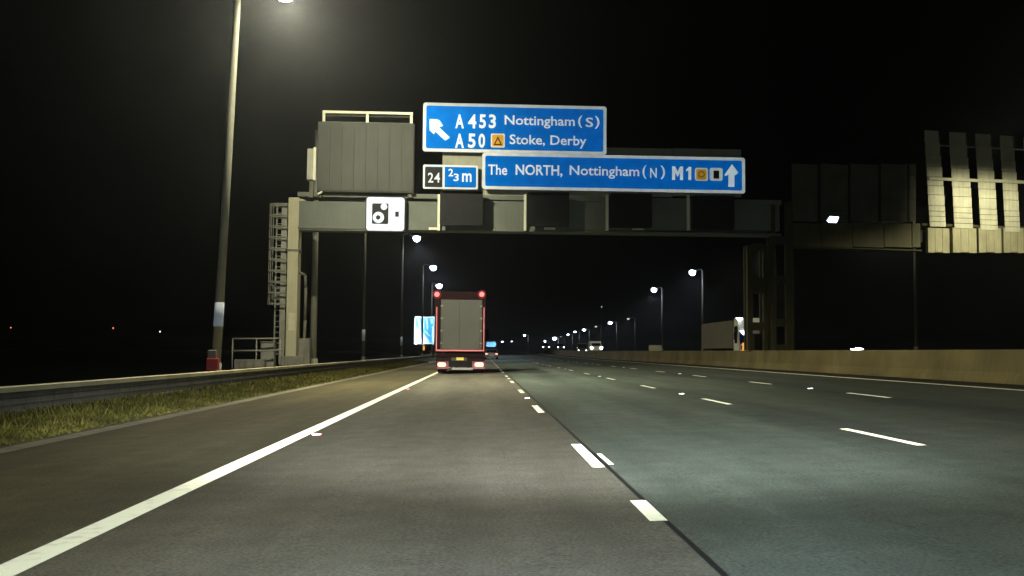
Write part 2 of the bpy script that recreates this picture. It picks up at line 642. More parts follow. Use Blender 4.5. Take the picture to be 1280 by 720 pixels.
# ------------------------------------------------------------------ grass of the verge (nobody could count it)
gb = MB()
for i in range(60000):
    t = rnd.random()
    y = 8 + 115 * t ** 1.6
    lat = -6.25 - abs(rnd.gauss(0, 1.15)) - rnd.random() * .5
    if lat < -12: continue
    h = (0.05 + 0.15 * rnd.random()) * min(1.0, 0.35 + (-6.2 - lat) * .40)
    if rnd.random() < .06: h *= 1.8
    cl = math.sin(y * 0.9 + lat * 2) * math.sin(y * .37) 
    if cl < -0.45 and rnd.random() < .6: continue
    a = rnd.random() * 6.28
    w = 0.008 + 0.012 * rnd.random() + 0.0004 * y
    z = (-0.16 if lat > -8 else -.18 if lat > -9 else -.21)
    p = Vector((lat + bend(y), y, z))
    d = Vector((math.cos(a), math.sin(a), 0))
    tip = p + Vector((rnd.gauss(0, .5) * h, rnd.gauss(0, .5) * h, h))
    n = len(gb.v)
    gb.v += [tuple(p - d * w), tuple(p + d * w), tuple(tip)]
    gb.f.append((n, n + 1, n + 2))
tag(gb.build('grass', M['grass']), 'ragged yellowish green grass growing on the verge below the steel barrier', 'grass', kind='stuff')

# ------------------------------------------------------------------ left steel barrier
ry = [y for y in YS if -20 <= y <= 420]


def swept(profile, ys, x_of, z_of):
    """profile: closed outline of (lateral, height) swept along the road."""
    b_ = MB(); n = len(profile)
    for y in ys:
        for dx, dz in profile:
            b_.v.append((x_of(y) + dx, y, z_of(y) + dz))
    for i in range(len(ys) - 1):
        for j in range(n):
            k = (j + 1) % n
            b_.f.append((i * n + j, i * n + k, (i + 1) * n + k, (i + 1) * n + j))
    b_.f.append(tuple(range(n)))
    b_.f.append(tuple((len(ys) - 1) * n + j for j in reversed(range(n))))
    return b_


BX = -8.85
gr = thing('crash_barrier', 'long low dark steel crash barrier with pale top edge along the left verge', 'barrier', (0, 0, 0))
zb = lambda y: rise(y) + 0.385
w_prof = [(0.0, -.078), (0.03, -.08), (.085, -.095), (.085, -.115), (.03, -.145), (.03, -.175), (.085, -.20), (.085, -.30), (.03, -.33), (.06, -.36), (.06, -.42), (0, -.42), (-.02, -.40), (-.02, -.09)]
swept(w_prof, ry, lambda y: BX + bend(y), zb).build('rail', M['galv_old'], gr)
swept([(-.05, -.075), (.10, -.075), (.10, .02), (.06, .035), (-.05, .035)], ry, lambda y: BX + bend(y), lambda y: zb(y) + .002).build('top_edge', M['rail_top'], gr)
pm = MB().box(-.05, .05, -.03, .03, 0, .53).mesh('post'); pm.materials.append(M['galv_old'])
y = -18.0
while y < 260:
    o = bpy.data.objects.new('post', pm); col.objects.link(o); o.parent = gr
    o.location = (BX - .085 + bend(y), y, rise(y) - .23)
    y += 3.2 if y < 120 else 6.4

# ------------------------------------------------------------------ concrete barrier of the central reserve
cy = [y for y in YS if -30 <= y <= 1000]
prof = [(-.30, 0), (-.285, .07), (-.155, .30), (-.10, .90), (-.085, .915), (.085, .915), (.10, .90), (.155, .30), (.285, .07), (.30, 0)]
cb = swept(prof, cy, lambda y: 14.2 + bend(y), lambda y: ground(14.0, y)).build('concrete_barrier', M['concrete'])
tag(cb, 'stained pale concrete step barrier dividing the two carriageways', 'barrier')


# ------------------------------------------------------------------ street lamps
def lamp_light(parent, loc, power, color, side, sharp=False, cone=164, blend=0.30):
    """Road lantern optics: little light back towards its own column; 'sharp' also cuts the beam off high up across the road."""
    l = bpy.data.lights.new('lamp_light', 'SPOT')
    l.energy = power; l.color = color
    l.spot_size = R(cone); l.spot_blend = blend
    l.shadow_soft_size = 0.2
    l.use_nodes = True
    nt = l.node_tree
    N, L = nt.nodes, nt.links
    tc = N.new("ShaderNodeTexCoord")
    sp = N.new("ShaderNodeSeparateXYZ")
    L.new(tc.outputs["Normal"], sp.inputs[0])

    def sstep(sock, a, b, o0, o1):
        mr = N.new("ShaderNodeMapRange")
        mr.interpolation_type = 'SMOOTHSTEP'
        for k_, v_ in zip((1, 2, 3, 4), (a, b, o0, o1)): mr.inputs[k_].default_value = v_
        L.new(sock, mr.inputs[0])
        return mr.outputs[0]

    def mul(a, b):
        m_ = N.new("ShaderNodeMath"); m_.operation = 'MULTIPLY'
        L.new(a, m_.inputs[0]); L.new(b, m_.inputs[1])
        return m_.outputs[0]

    sx = N.new("ShaderNodeMath"); sx.operation = 'MULTIPLY'; sx.inputs[1].default_value = side
    L.new(sp.outputs[0], sx.inputs[0])
    f = sstep(sx.outputs[0], -.55, .45, .05, 1.0)
    if sharp:
        g1 = mul(sstep(sx.outputs[0], .38, .68, 0, 1), sstep(sp.outputs[2], -.52, -.30, 0, 1))
        iv = N.new("ShaderNodeMath"); iv.operation = 'SUBTRACT'; iv.inputs[0].default_value = 1.0
        L.new(g1, iv.inputs[1])
        f = mul(f, iv.outputs[0])
    L.new(f, N["Emission"].inputs["Strength"])
    o = bpy.data.objects.new('lamp_light', l)
    col.objects.link(o); o.parent = parent
    o.location = loc
    return o


def street_lamp(base, top, head, label, lens, pole_mat, r=(.12, .075), size=(.42, .24), power=0.0, color=WARM, group='street lamps', band=None, n=10, deep=1.0, optics={}):
    """A column from base to top with a bracket arm out to the lantern at head (all in world space)."""
    t = thing('street_lamp', label, 'street lamp', base, 0, group)
    b0 = Vector((0, 0, 0)); T = top - base; H = head - base
    MB().cyl(b0, T, r[0], r[1], n).build('pole', pole_mat, t, smooth=True)
    MB().cyl((0, 0, -.02), (0, 0, .9), r[0] * 1.35, r[0] * 1.3, n).build('base_section', pole_mat, t, smooth=True)
    s = 1 if H.x > T.x else -1
    e = Vector((H.x - s * size[0] * .7, H.y, H.z + .10))
    mid = T.lerp(e, .5) + Vector((0, 0, .22))
    MB().tube([T - Vector((0, 0, .05)), T.lerp(mid, .5) + Vector((0, 0, .14)), mid, e], r[1] * .6, 8).build('bracket_arm', pole_mat, t, smooth=True)
    a, c = size
    bulb = deep > 1.7                  # bowls swollen and rounded on farther columns, bloom put into the shape
    if bulb: a, c = a * .62, c * .62
    hd = MB()
    out = [(-a, .02), (-a * .6, 0), (a * .75, 0), (a, .06), (a * .7, .16), (-a * .5, .20), (-a, .12)]
    hd.prism([(H.x + s * x, H.z + z) for x, z in (out if s > 0 else out[::-1])], H.y - c, H.y + c)
    h = hd.build('lantern', M['galv_old'], t, bevel=.02)
    # glass bowl hanging below the lantern
    lb = MB()
    a, c = size
    rings = [(1.0, -.004), (.92, -.07), (.62, -.14), (.2, -.165)]
    if bulb: rings = [(.5, .045), (.82, .015), (.95, -.03), (.90, -.075), (.66, -.125), (.25, -.16)]
    k = 14
    for q, z in rings:
        for i in range(k):
            an = 2 * math.pi * i / k
            lb.v.append((H.x + a * .72 * q * math.cos(an), H.y + c * .85 * q * math.sin(an), H.z + z * (a / .42) * deep))
    for j in range(len(rings) - 1):
        for i in range(k):
            i2 = (i + 1) % k
            lb.f.append((j * k + i, (j + 1) * k + i, (j + 1) * k + i2, j * k + i2))
    lb.f.append(tuple((len(rings) - 1) * k + i for i in range(k)))
    lo = lb.build('lens', lens, h, smooth=True)
    if band:
        z0, z1 = band
        rm = lambda z: r[0] + (r[1] - r[0]) * z / T.z + .012
        f = lambda z: T * (z / T.z)
        MB().cyl(f(z0), f(z1), rm(z0), rm(z1), 14).build('reflective_band', M['r_post'], t, smooth=True)
    if power:
        lamp_light(t, H + Vector((0, 0, -(.165 * deep + .05) * (a / .42))), power, color, s, **optics)
    return t


def lamp_px(pole_px, head_px, Y, label, lens, lit=True, lean=0.0, band_px=None, dz_base=None, group='street lamps', **kw):
    head = at(head_px[0], head_px[1], Y)
    foot = at(pole_px, 440, Y)
    base = Vector((foot.x, Y, dz_base if dz_base is not None else -0.25 + rise(Y)))
    top = Vector((foot.x + lean, Y, head.z + .12))
    band = None
    if band_px: band = (at(pole_px, band_px[1], Y).z - base.z, at(pole_px, band_px[0], Y).z - base.z)
    return street_lamp(base, top, head, label, M[lens], kw.pop('pm', M['pole']), power=LAMP_W * kw.pop('p', 1.0) if lit else 0, band=band, group=group, **kw)


LG = 'street lamps along the left verge'
RG = 'street lamps beyond the opposite carriageway'
# along the left verge
street_lamp(Vector((-10.0, -3, -.25)), Vector((-9.9, -3, 14.1)), Vector((-7.4, -3, 14.0)), 'street lamp level with the camera at the left verge, beside the near road', M['lens_near'], M['pole'], r=(.17, .11), power=LAMP_W * .42, group=LG)
lamp_px(269.5, (357, -9), 38.6, 'tall street lamp on the left with a white band and a warm glaring lantern above', 'lens_near', lean=.5, band_px=(378, 408), r=(.175, .12), size=(.55, .28), group=LG, n=16, p=2.6, deep=1.6, optics=dict(sharp=True, cone=180, blend=.04), pm=M['pole_near'])
lamp_px(391.5, (446, 166), 60.4, 'thick dark lamp column right of the pale gantry leg, its top behind the message sign', 'lens_near', r=(.21, .14), group=LG, n=14, pm=M['pole_near'], p=.9)
lamp_px(454.0, (480, 222), 86.7, 'thin lamp column seen below the white camera sign, its lantern hidden by the gantry', 'lens_near', band_px=(412, 426), r=(.14, .09), group=LG)
lamp_px(501.5, (521, 296), 126, 'street lamp on the left whose lantern shines just under the gantry beam', 'lens_far', color=COOL, band_px=(421, 432), size=(.66, .58), deep=2.4, r=(.15, .10), group=LG)
lamp_px(527.5, (541.6, 333), 169, 'street lamp rising behind the blue diagram sign', 'lens_far', color=COOL, size=(.78, .7), deep=2.3, r=(.15, .11), group=LG, p=.8)
lamp_px(538.8, (549, 356), 200, 'street lamp whose lantern hangs just above the truck corner lamp', 'lens_far', color=COOL, size=(.86, .76), deep=2.2, r=(.15, .11), group=LG, p=.8)
lamp_px(622, (628.0, 426.8), 1250, 'tiny far street lamp right of the truck, first of two in line', 'lens_far', lit=False, size=(1.9, 1.6), r=(.15, .12), group=LG)
lamp_px(634.5, (639.6, 426.6), 1330, 'tiny far street lamp right of the truck, second of two in line', 'lens_far', lit=False, size=(1.4, 1.3), r=(.15, .12), group=LG)
# beyond the opposite carriageway
street_lamp(Vector((36.0, 54.2, .9)), Vector((36.0, 54.2, 13.4)), Vector((33.2, 54.2, 13.3)), 'street lamp outside the view lighting the pale sign backs', M['lens_near'], M['pole'], r=(.17, .11), power=LAMP_W * 1.25, group=RG, optics=dict(cone=180, blend=.24, sharp=True))
lamp_px(1145.5, (1117, 245), 92.7, 'lamp column standing under the right end of the dull sign back', 'lens_near', r=(.15, .10), dz_base=1.0, group=RG, p=.5)
lamp_px(970, (951, 312), 137, 'street lamp half hidden behind the lattice gantry legs', 'lens_dim', r=(.15, .10), dz_base=1.0, group=RG, p=.4)
lamp_px(878.6, (865.5, 339), 181, 'brightest right hand street lamp, its column rising beside the box lorry', 'lens_far', color=COOL, size=(.86, .78), deep=2.3, r=(.20, .15), dz_base=1.2, group=RG, pm=M['pole_far'], p=.8)
lamp_px(827.8, (817.5, 361), 229, 'street lamp rising beside the small pale board on the barrier', 'lens_far', color=COOL, size=(.92, .8), deep=2.2, r=(.22, .17), dz_base=1.2, group=RG, pm=M['pole_far'], p=.8)
far = [(794, 785.3, 398, 429, 'lens_dim', .8, 'dim greenish far street lamp right of the bright far lamps'),
       (771, 762.7, 403, 487, 'lens_far', 1.3, 'bright far street lamp with a pale column left of the dim greenish lamp'),
       (751.8, 744.9, 407.7, 560, 'lens_dim', .95, 'far street lamp just above the cream van'),
       (736.7, 729.9, 411.8, 634, 'lens_far', 1.35, 'far street lamp above the flatbed lorry'),
       (724.5, 718.7, 414.4, 706, 'lens_far', 1.1, 'far street lamp just left of the flatbed lorry'),
       (715.7, 710.0, 418, 820, 'lens_far', 1.2, 'far street lamp just right of the oncoming pair of blue white headlights'),
       (706, 701, 420.5, 920, 'lens_dim', .8, 'faintest far street lamp above the oncoming headlights'),
       (698, 693.2, 422.4, 1010, 'lens_far', 2.9, 'large glaring far street lamp between the two oncoming cars'),
       (686, 681.2, 426.2, 1240, 'lens_far', 1.8, 'far street lamp above the leftmost oncoming car'),
       (660.3, 655.7, 418.8, 835, 'lens_far', 1.35, 'lone far street lamp left of the oncoming cars')]
for pp, hx, hy, Y, ln, sz, lb in far:
    lamp_px(pp, (hx, hy), Y, lb, ln, color=COOL, size=(sz * 1.05, sz * 1.15), deep=1.8, r=(.34 + Y * .00016, .26 + Y * .00014), dz_base=rise(Y) - .3, group=RG, pm=M['pole_far'], p=.6, n=8)

# ------------------------------------------------------------------ gantry over our carriageway
GY, GS = 53.8, 0.035               # depth at x = 0 and skew of the gantry line
GROT = math.atan(GS)
GC, GSN = math.cos(GROT), math.sin(GROT)


def gpt(u, d, z):                  # along the gantry, behind its front face, up
    return Vector((u * GC - d * GSN, GY + u * GSN + d * GC, z))


def gu(px, py, d=0.0):             # (u, z) on the gantry's plane at depth offset d for that pixel
    r_ = ray(px, py)
    # (k r.x, k r.y) = u(GC,GSN) + (-d GSN, GY + d GC)
    # eliminate u: -GSN x + GC y = GC*GY + d
    k = (GC * GY + d) / (-GSN * r_.x + GC * r_.y)
    x, y = k * r_.x, k * r_.y
    u = GC * x + GSN * (y - GY)
    return u, CAM_Z + k * r_.z


def gthing(name, label, cat, px, py, d, group=None):
    u, z = gu(px, py, d)
    t = thing(name, label, cat, gpt(u, d, z), GROT, group)
    t['o'] = (u, d, z)
    def loc(px2, py2, dd=0.0):
        a, b2 = gu(px2, py2, d + dd)
        return a - u, b2 - z
    del t['o']
    return t, loc


def span(loc, x0, y0, x1, y1, dd=0.0):       # pixel box -> (x0, x1, z0, z1) in the thing's frame
    ym = (y0 + y1) / 2; xm = (x0 + x1) / 2
    a, _ = loc(x0, ym, dd); b2, _ = loc(x1, ym, dd)
    _, c = loc(xm, y1, dd); _, e = loc(xm, y0, dd)
    return a, b2, c, e


gan, GL = gthing('sign_gantry', 'grey steel gantry spanning the carriageway with a pale left leg and dark lattice legs', 'gantry', 365, 450, 0)
gz = -gan.location.z
# left leg
x0, x1, z0, z1 = span(GL, 358.5, 246.5, 372, 452)
leg = MB().box(x0, x1, 0, 1.1, -.35, z1).build('leg', M['leg_cream'], gan, bevel=.03)
xa, xb, za, zb2 = span(GL, 356.5, 311.5, 373.5, 314)
MB().box(xa, xb, -.03, 1.13, za, zb2).build('flange', M['galv_old'], leg, bevel=.005)
xa, xb, za, zb2 = span(GL, 360.5, 391, 369, 413)
MB().box(xa, xb, -.012, 0, za, zb2).build('marker_plate', M['leg_plate'], leg)
xa, xb, za, zb2 = span(GL, 372, 247, 381, 255)
MB().prism([(xa, za - .3), (xb + .1, za), (xb, zb2 - .1), (xa, zb2)], .1, 1.0).build('gusset', M['leg_cream'], leg)
xa, xb, za, zb2 = span(GL, 352, 445, 380, 453)
MB().box(xa, xb, -.25, 1.35, -.4, zb2).build('base_plate', M['cabinet'], gan, bevel=.02)
# ladder with safety cage on the left of the leg
s0, s1, lz0, lz1 = span(GL, 343, 254, 349.5, 450)
lad = MB()
lad.box(s0 - .02, s0 + .05, .25, .32, lz0 * 0 - .2, lz1)
lad.box(s1, s1 + .28, .20, .45, -.2, lz1)
for i in range(30):
    z = lz0 + .3 + i * .28
    if z < lz1: lad.cyl((s0, .3, z), (s1 + .1, .3, z), .02, n=6)
ladder = lad.build('ladder', M['galv'], gan)
hx0, _, hz0, hz1 = span(GL, 335.5, 255, 358, 380)
hx1 = x0
nh = 10
for i in range(nh):
    z = hz0 + (hz1 - hz0) * i / (nh - 1)
    hm = MB()
    pts = []
    for k in range(9):
        a = R(90 + 180 * k / 8)
        pts.append((hx0 + .40 + .40 * math.cos(a), .25 + .36 * math.sin(a), z))
    pts = [(hx1, .61, z)] + pts + [(hx1, -.11, z)]
    for a, b2 in zip(pts[:-1], pts[1:]):
        hm.cyl(a, b2, .045, n=6)
    hm.build('cage_hoop', M['galv'], ladder)
for yy, xx in ((.25, hx0), (-.05, hx0 + .13), (.55, hx0 + .13)):
    MB().box(xx - .015, xx + .015, yy - .03, yy + .03, hz0, hz1).build('cage_strap', M['galv'], ladder)
xa, xb, za, zb2 = span(GL, 336, 356, 350, 381)
MB().box(xa + .05, xb, .5, .55, za, zb2).build('cage_gate', M['galv_old'], ladder)
# cable duct at the right of the leg
p = [GL(375, 348), GL(379, 340), GL(381, 352), GL(380, 400), GL(378, 430)]
MB().tube([(p[1][0] - .25, .4, p[1][1]), (p[1][0] + .05, .4, p[1][1] - .15), (p[2][0], .4, p[2][1] - .3), (p[3][0], .4, p[3][1]), (p[4][0], .4, -.2)], .075, 8).build('cable_duct', M['galv_old'], gan, smooth=True)
xa, xb, za, zb2 = span(GL, 373, 424, 386.5, 453)
c_, _l = gthing('roadside_cabinet', 'squat grey cabinet at the foot of the pale gantry leg', 'cabinet', 380, 452, -.1)
w = (xb - xa) / 2
MB().box(-w, w, -.05, .7, -.45, zb2 - za).build('body', M['cabinet'], c_, bevel=.02)
MB().box(-w + .04, -.01, -.062, -.05, -.2, zb2 - za - .06).build('door', M['cabinet'], c_)
MB().box(.01, w - .04, -.062, -.05, -.2, zb2 - za - .06).build('door', M['cabinet'], c_)
# main beam: sections between brackets
BD = 0.0
secs = [372.2, 458, 548, 605, 656, 709, 758, 809, 859, 911, 975]
for a, b2 in zip(secs[:-1], secs[1:]):
    xa, xb, za, zb2 = span(GL, a, 251.5, b2, 288)
    MB().box(xa + .012, xb - .012, .02, 1.0, za, zb2).build('beam_panel', M['beam_grey'], gan, bevel=.008)
xa, xb, za, zb2 = span(GL, 372.2, 246.5, 976, 251)
MB().box(xa, xb, -.12, 1.1, za, zb2 + .05).build('top_flange', M['beam_grey'], gan, bevel=.01)
xa, xb, za, zb2 = span(GL, 372.2, 287.5, 976, 290)
MB().box(xa, xb, -.06, 1.06, za, zb2 - .003).build('bottom_flange', M['beam_grey'], gan, bevel=.01)
for px in (548.5, 656, 758, 859):
    xa, xb, za, zb2 = span(GL, px - 1.6, 244, px + 1.6, 289)
    MB().box(xa, xb, -.30, -.122, za, zb2).build('bracket', M['rail_cream'], gan, bevel=.008)
xa, xb, za, zb2 = span(GL, 534, 243, 544, 248)
MB().box(xa, xb, -.1, .4, za, zb2).build('junction_box', M['rail_cream'], gan, bevel=.015)
for px in (536, 680, 790, 890):
    xa, xb, za, zb2 = span(GL, px, 284.5, px + 14, 287.5)
    MB().box(xa, xb, -.085, -.062, za, zb2).build('cable_clip', M['rail_cream'], gan)
# backing screen behind the signs
for a, b2, t_, bt in ((553, 605, 188, 246), (605.4, 680, 188, 246), (680.4, 757, 188, 246), (757.4, 840, 185.5, 246), (840.4, 926, 186.5, 246)):
    xa, xb, za, zb2 = span(GL, a, t_, b2, bt)
    MB().box(xa, xb, -.09, -.04, za, zb2).build('backing_screen', M['screen_grey'], gan, bevel=.01)
# lattice legs in the central reserve
def lattice(px0, px1, pytop, wide, battens, dd):
    xa, xb, za, zb2 = span(GL, px0, pytop, px1, 437, dd)
    zlow = (1.31 if px0 < 950 else .42) + gz
    t_ = MB().box(xa, xa + wide[0], dd, dd + .3, zlow, zb2).build('leg', M['lat'], gan, bevel=.01)
    MB().box(xb - wide[1], xb, dd, dd + .3, zlow, zb2).build('chord', M['lat'], t_, bevel=.01)
    for py in battens:
        _, z = GL((px0 + px1) / 2, py, dd)
        MB().box(xa + wide[0] - .003, xb - wide[1] + .003, dd + .03, dd + .09, z - .22, z + .22).build('batten', M['lat'], t_)
    MB().box(xa + .02, xb - .02, dd + .7, dd + .75, zlow, zlow + .9).build('base_plate', M['lat'], t_)
    for s_ in (xa + .05, xb - .2):
        MB().box(s_, s_ + .15, dd + .75, dd + .9, zlow, zb2).build('rear_chord', M['lat'], t_)


lattice(934.5, 960, 306, (.28, .22), (309, 352, 362, 408), .25)
lattice(964.5, 992, 252, (.22, .40), (300, 350, 403, 436), -.05)

# ---- signs on the gantry
def sign_board(name, label, cat, box, d, r=.14, border=4.0, group=None, face='r_blue'):
    t, loc = gthing(name, label, cat, (box[0] + box[2]) / 2, (box[1] + box[3]) / 2, d, group)
    xa, xb, za, zb2 = span(loc, *box)
    MB().prism(rr(xa, xb, za, zb2, r), 0, .09).build('back_plate', M['galv_old'], t)
    MB().prism(rr(xa + .004, xb - .004, za + .004, zb2 - .004, r), -.006, .0).build('border', M['r_border'], t)
    bx = span(loc, box[0] + border, box[1] + border, box[2] - border, box[3] - border)
    MB().prism(rr(*bx, r * .7), -.014, -.007).build('face', M[face], t)
    for s_ in (.2, .8):
        xx = xa + (xb - xa) * s_
        MB().box(xx - .06, xx + .06, .09, -d - .095, za + .1, zb2 - .1).build('mounting_rail', M['galv_old'], t)
    return t, loc


def box_px(loc, x0, y0, x1, y1): return span(loc, x0, y0, x1, y1)


SD = -.62
t, loc = sign_board('direction_sign', 'blue upper sign reading A453 Nottingham (S) with a slanting white arrow', 'sign', (528.6, 130.5, 758.2, 191.5), SD)
W = M['r_white']
def tx(s, x0, y0, x1, y1, m=W, bold=FONT_OFF, yy=-.018): text(s, *box_px(loc, x0, y0, x1, y1), yy, m, t, bold=bold)
tx('A', 569, 143, 580, 160.5, bold=.03); tx('4', 585, 143, 595.5, 160.5, bold=.03); tx('5', 599, 143, 607.5, 160.5, bold=.03); tx('3', 611, 143, 620, 160.5, bold=.03)
tx('A', 569, 167, 580, 185, bold=.03); tx('5', 585, 167, 594.5, 185, bold=.03); tx('0', 598, 167, 606.5, 185, bold=.03)
tx('Nottingham', 630.8, 145, 718.5, 160.5); tx('(', 722.5, 144.5, 728, 160); tx('S', 732, 147, 741.5, 159); tx(')', 743.5, 145, 749.5, 161)
tx('Stoke, Derby', 637, 169, 733, 185)
def pp(*pts): return [loc(a, b2) for a, b2 in pts]
# arrow pointing up and to the left
poly_face(pp((537, 149), (537, 163), (542.5, 168), (544, 164.5), (556.5, 175.8), (562.3, 172), (548.8, 159), (554, 157.5), (549.5, 150.5), (546, 149)), -.019, 'arrow', W, t)
# yellow diversion patch with triangle
a4 = box_px(loc, 613.5, 167, 631, 184.5); poly_face(rr(*a4, .07), -.017, 'patch', M['r_border'], t)
a4 = box_px(loc, 615.2, 168.6, 629.3, 183); poly_face(rr(*a4, .05), -.022, 'patch_face', M['r_orange'], t)
tri = MB().prism(pp((616.8, 181.6), (627.8, 181.6), (622.3, 170.4)), -.026, -.0225).build('triangle', M['r_brown'], t)
poly_face(pp((619.2, 180), (625.4, 180), (622.3, 173.8)), -.030, 'triangle_centre', M['r_orange'], t)

t, loc = sign_board('direction_sign', 'long blue lower sign reading The NORTH Nottingham (N) M1 with an upright arrow', 'sign', (602.5, 193.8, 931.4, 239.3), SD - .03)
tx('The', 610, 205.8, 634, 218.8); tx('NORTH,', 644.5, 206, 703, 221.5, bold=.022); tx('Nottingham', 712, 207.5, 799, 223.5)
tx('(', 803, 206.5, 808, 223.5); tx('N', 812.5, 210, 821, 222.5, bold=.02); tx(')', 825.5, 207, 831.5, 224)
poly_face(pp((840, 225), (844, 225), (844, 216), (846.9, 221.5), (849.8, 216), (849.8, 225.2), (853.8, 225.2), (853.8, 208.2), (850, 208.2), (846.9, 214.5), (843.8, 208), (840, 208)), -.019, 'lettering', W, t)
poly_face(pp((860.2, 225.2), (864, 225.2), (864, 208.6), (861, 208.6), (857.6, 212), (857.6, 214.6), (860.2, 213))[::-1], -.019, 'lettering', W, t)
for x0p, fm in ((868.5, 'r_orange'), (887, None)):
    a4 = box_px(loc, x0p, 209.8, x0p + 16.3, 226.2); poly_face(rr(*a4, .12), -.017, 'patch', M['r_border'], t)
    if fm:
        a4 = box_px(loc, x0p + 1.8, 211.5, x0p + 14.6, 224.7); poly_face(rr(*a4, .08), -.022, 'patch_face', M[fm], t)
        cx, cz = loc(x0p + 8.2, 218)
        MB().prism(circle(cx, cz, .165), -.026, -.0225).build('circle', M['r_brown'], t)
        poly_face(circle(cx, cz, .125), -.030, 'circle_centre', M['r_orange'], t)
    else:
        a4 = box_px(loc, x0p + 4.7, 213.3, x0p + 11.9, 223.4); poly_face(rr(*a4, .01), -.022, 'square', M['r_brown'], t)
poly_face(pp((905.2, 219), (914.8, 205.2), (923, 216), (919, 219.3), (918, 219), (918, 233.8), (910.2, 233.6), (910.5, 218.5), (907, 220.2)), -.019, 'arrow', W, t)

t, loc = sign_board('junction_sign', 'small sign with a black 24 panel and a blue two thirds mile panel', 'sign', (528.6, 206.2, 597.6, 236.5), SD + .02, r=.09, border=2.6)
a4 = box_px(loc, 531.2, 209, 553, 234); poly_face(rr(*a4, .04), -.020, 'black_panel', M['r_black'], t)
a4 = box_px(loc, 553, 208.6, 556, 234.2); MB().box(a4[0], a4[1], -.024, -.0205, a4[2], a4[3]).build('divider', M['r_border'], t)
tx('2', 535, 216, 541.7, 228.2, bold=.01, yy=-.024); tx('4', 542.8, 216, 550, 228.2, bold=.01, yy=-.024)
tx('2', 560.5, 211, 566.5, 220.5, bold=.02); tx('3', 567, 217, 573.5, 226.5, bold=.02); tx('m', 577.5, 216.5, 589.5, 227.5, bold=.02)
a4 = box_px(loc, 560, 221.2, 566, 222.2)

# speed camera sign on the beam
t, loc = gthing('camera_sign', 'square white sign with a black camera symbol fixed on the gantry beam', 'sign', 482, 268, -.42)
xa, xb, za, zb2 = span(loc, 458, 246.5, 505.5, 288.5)
MB().prism(rr(xa - .04, xb + .09, za - .05, zb2 + .03, .17), .0, .30).build('back_plate', M['black'], t)
MB().prism(rr(xa, xb, za, zb2, .15), -.008, -.001).build('face', M['r_camwhite'], t)
a4 = box_px(loc, 465, 254.3, 485.5, 280); poly_face(rr(*a4, .07), -.014, 'camera_body', M['r_black'], t)
cx, cz = loc(473.0, 271.8); poly_face(circle(cx, cz, .29), -.019, 'lens_ring', M['r_camwhite'], t)
cx, cz = loc(472.7, 271.8); poly_face(circle(cx, cz, .115), -.024, 'lens_centre', M['r_black'], t)
cx, cz = loc(480, 258.4); poly_face(circle(cx, cz, .17), -.0195, 'flash', M['r_camwhite'], t)
a4 = box_px(loc, 494, 264.5, 498.5, 271); poly_face(rr(*a4, .02), -.014, 'small_mark', M['r_black'], t)

# message sign, unlit
t, loc = gthing('message_sign', 'large unlit grey message sign panel above the gantry beam at the left', 'sign', 456.5, 196, -.55)
xa, xb, za, zb2 = span(loc, 396.3, 152.8, 518, 240.5)
MB().box(xa, xb, .02, .75, za, zb2).build('housing', M['panel_edge'], t, bevel=.03)
n = 8
for i in range(n):
    a = xa + .05 + (xb - xa - .10) * i / n; b2 = xa + .05 + (xb - xa - .10) * (i + 1) / n
    dz = .004 * math.sin(i * 2.3)
    MB().box(a + .004, b2 - .004, -.012 + dz, .018, za + .09, zb2 - .07).build('panel', M['panel_grey'], t, bevel=.004)
gr_ = MB()
rx0, rx1, rz0, rz1 = span(loc, 402.5, 138, 516, 153)
gr_.box(rx0, rx1, .2, .27, rz1 - .13, rz1)
for px in (404.2, 458.8, 514):
    q, _ = loc(px, 145)
    gr_.box(q - .07, q + .07, .205, .265, rz0, rz1 - .13)
gr_.build('guard_rail', M['rail_cream'], t, bevel=.006)
gk = MB().box(rx0 + .05, rx1 - .05, .65, .70, rz1 - .18, rz1 - .08)
gk.box(rx0 + .05, rx1 - .05, .645, .70, rz0 + .08, rz0 + .14)
gk.build('rear_rail', M['galv_old'], t)
MB().box(rx0, rx1, .15, .4, zb2 + .001, zb2 + .035).build('top_strip', M['galv'], t)
a4 = box_px(loc, 383.2, 185, 394.2, 224)
MB().box(a4[0], a4[1] - .12, .12, .5, a4[2], a4[3]).build('control_box', M['galv'], t, bevel=.02)
MB().box(a4[1] - .115, a4[1] + .02, .05, .3, a4[2] - .05, a4[3] + .06).build('hinge_bar', M['rail_cream'], t, bevel=.01)
for px in (388.5, 399, 512):
    q, _ = loc(px, 240); _, zz = loc(px, 247)
    MB().box(q - .10, q + .10, .15, .6, zz + .03, za + (.55 if px < 390 else -.003)).build('support', M['galv_old'], t)
q, zz = loc(397.5, 240)
MB().cyl((q, -.05, zz - .12), (q + .22, -.05, zz + .02), .05, n=8).build('cable_gland', M['rail_cream'], t)

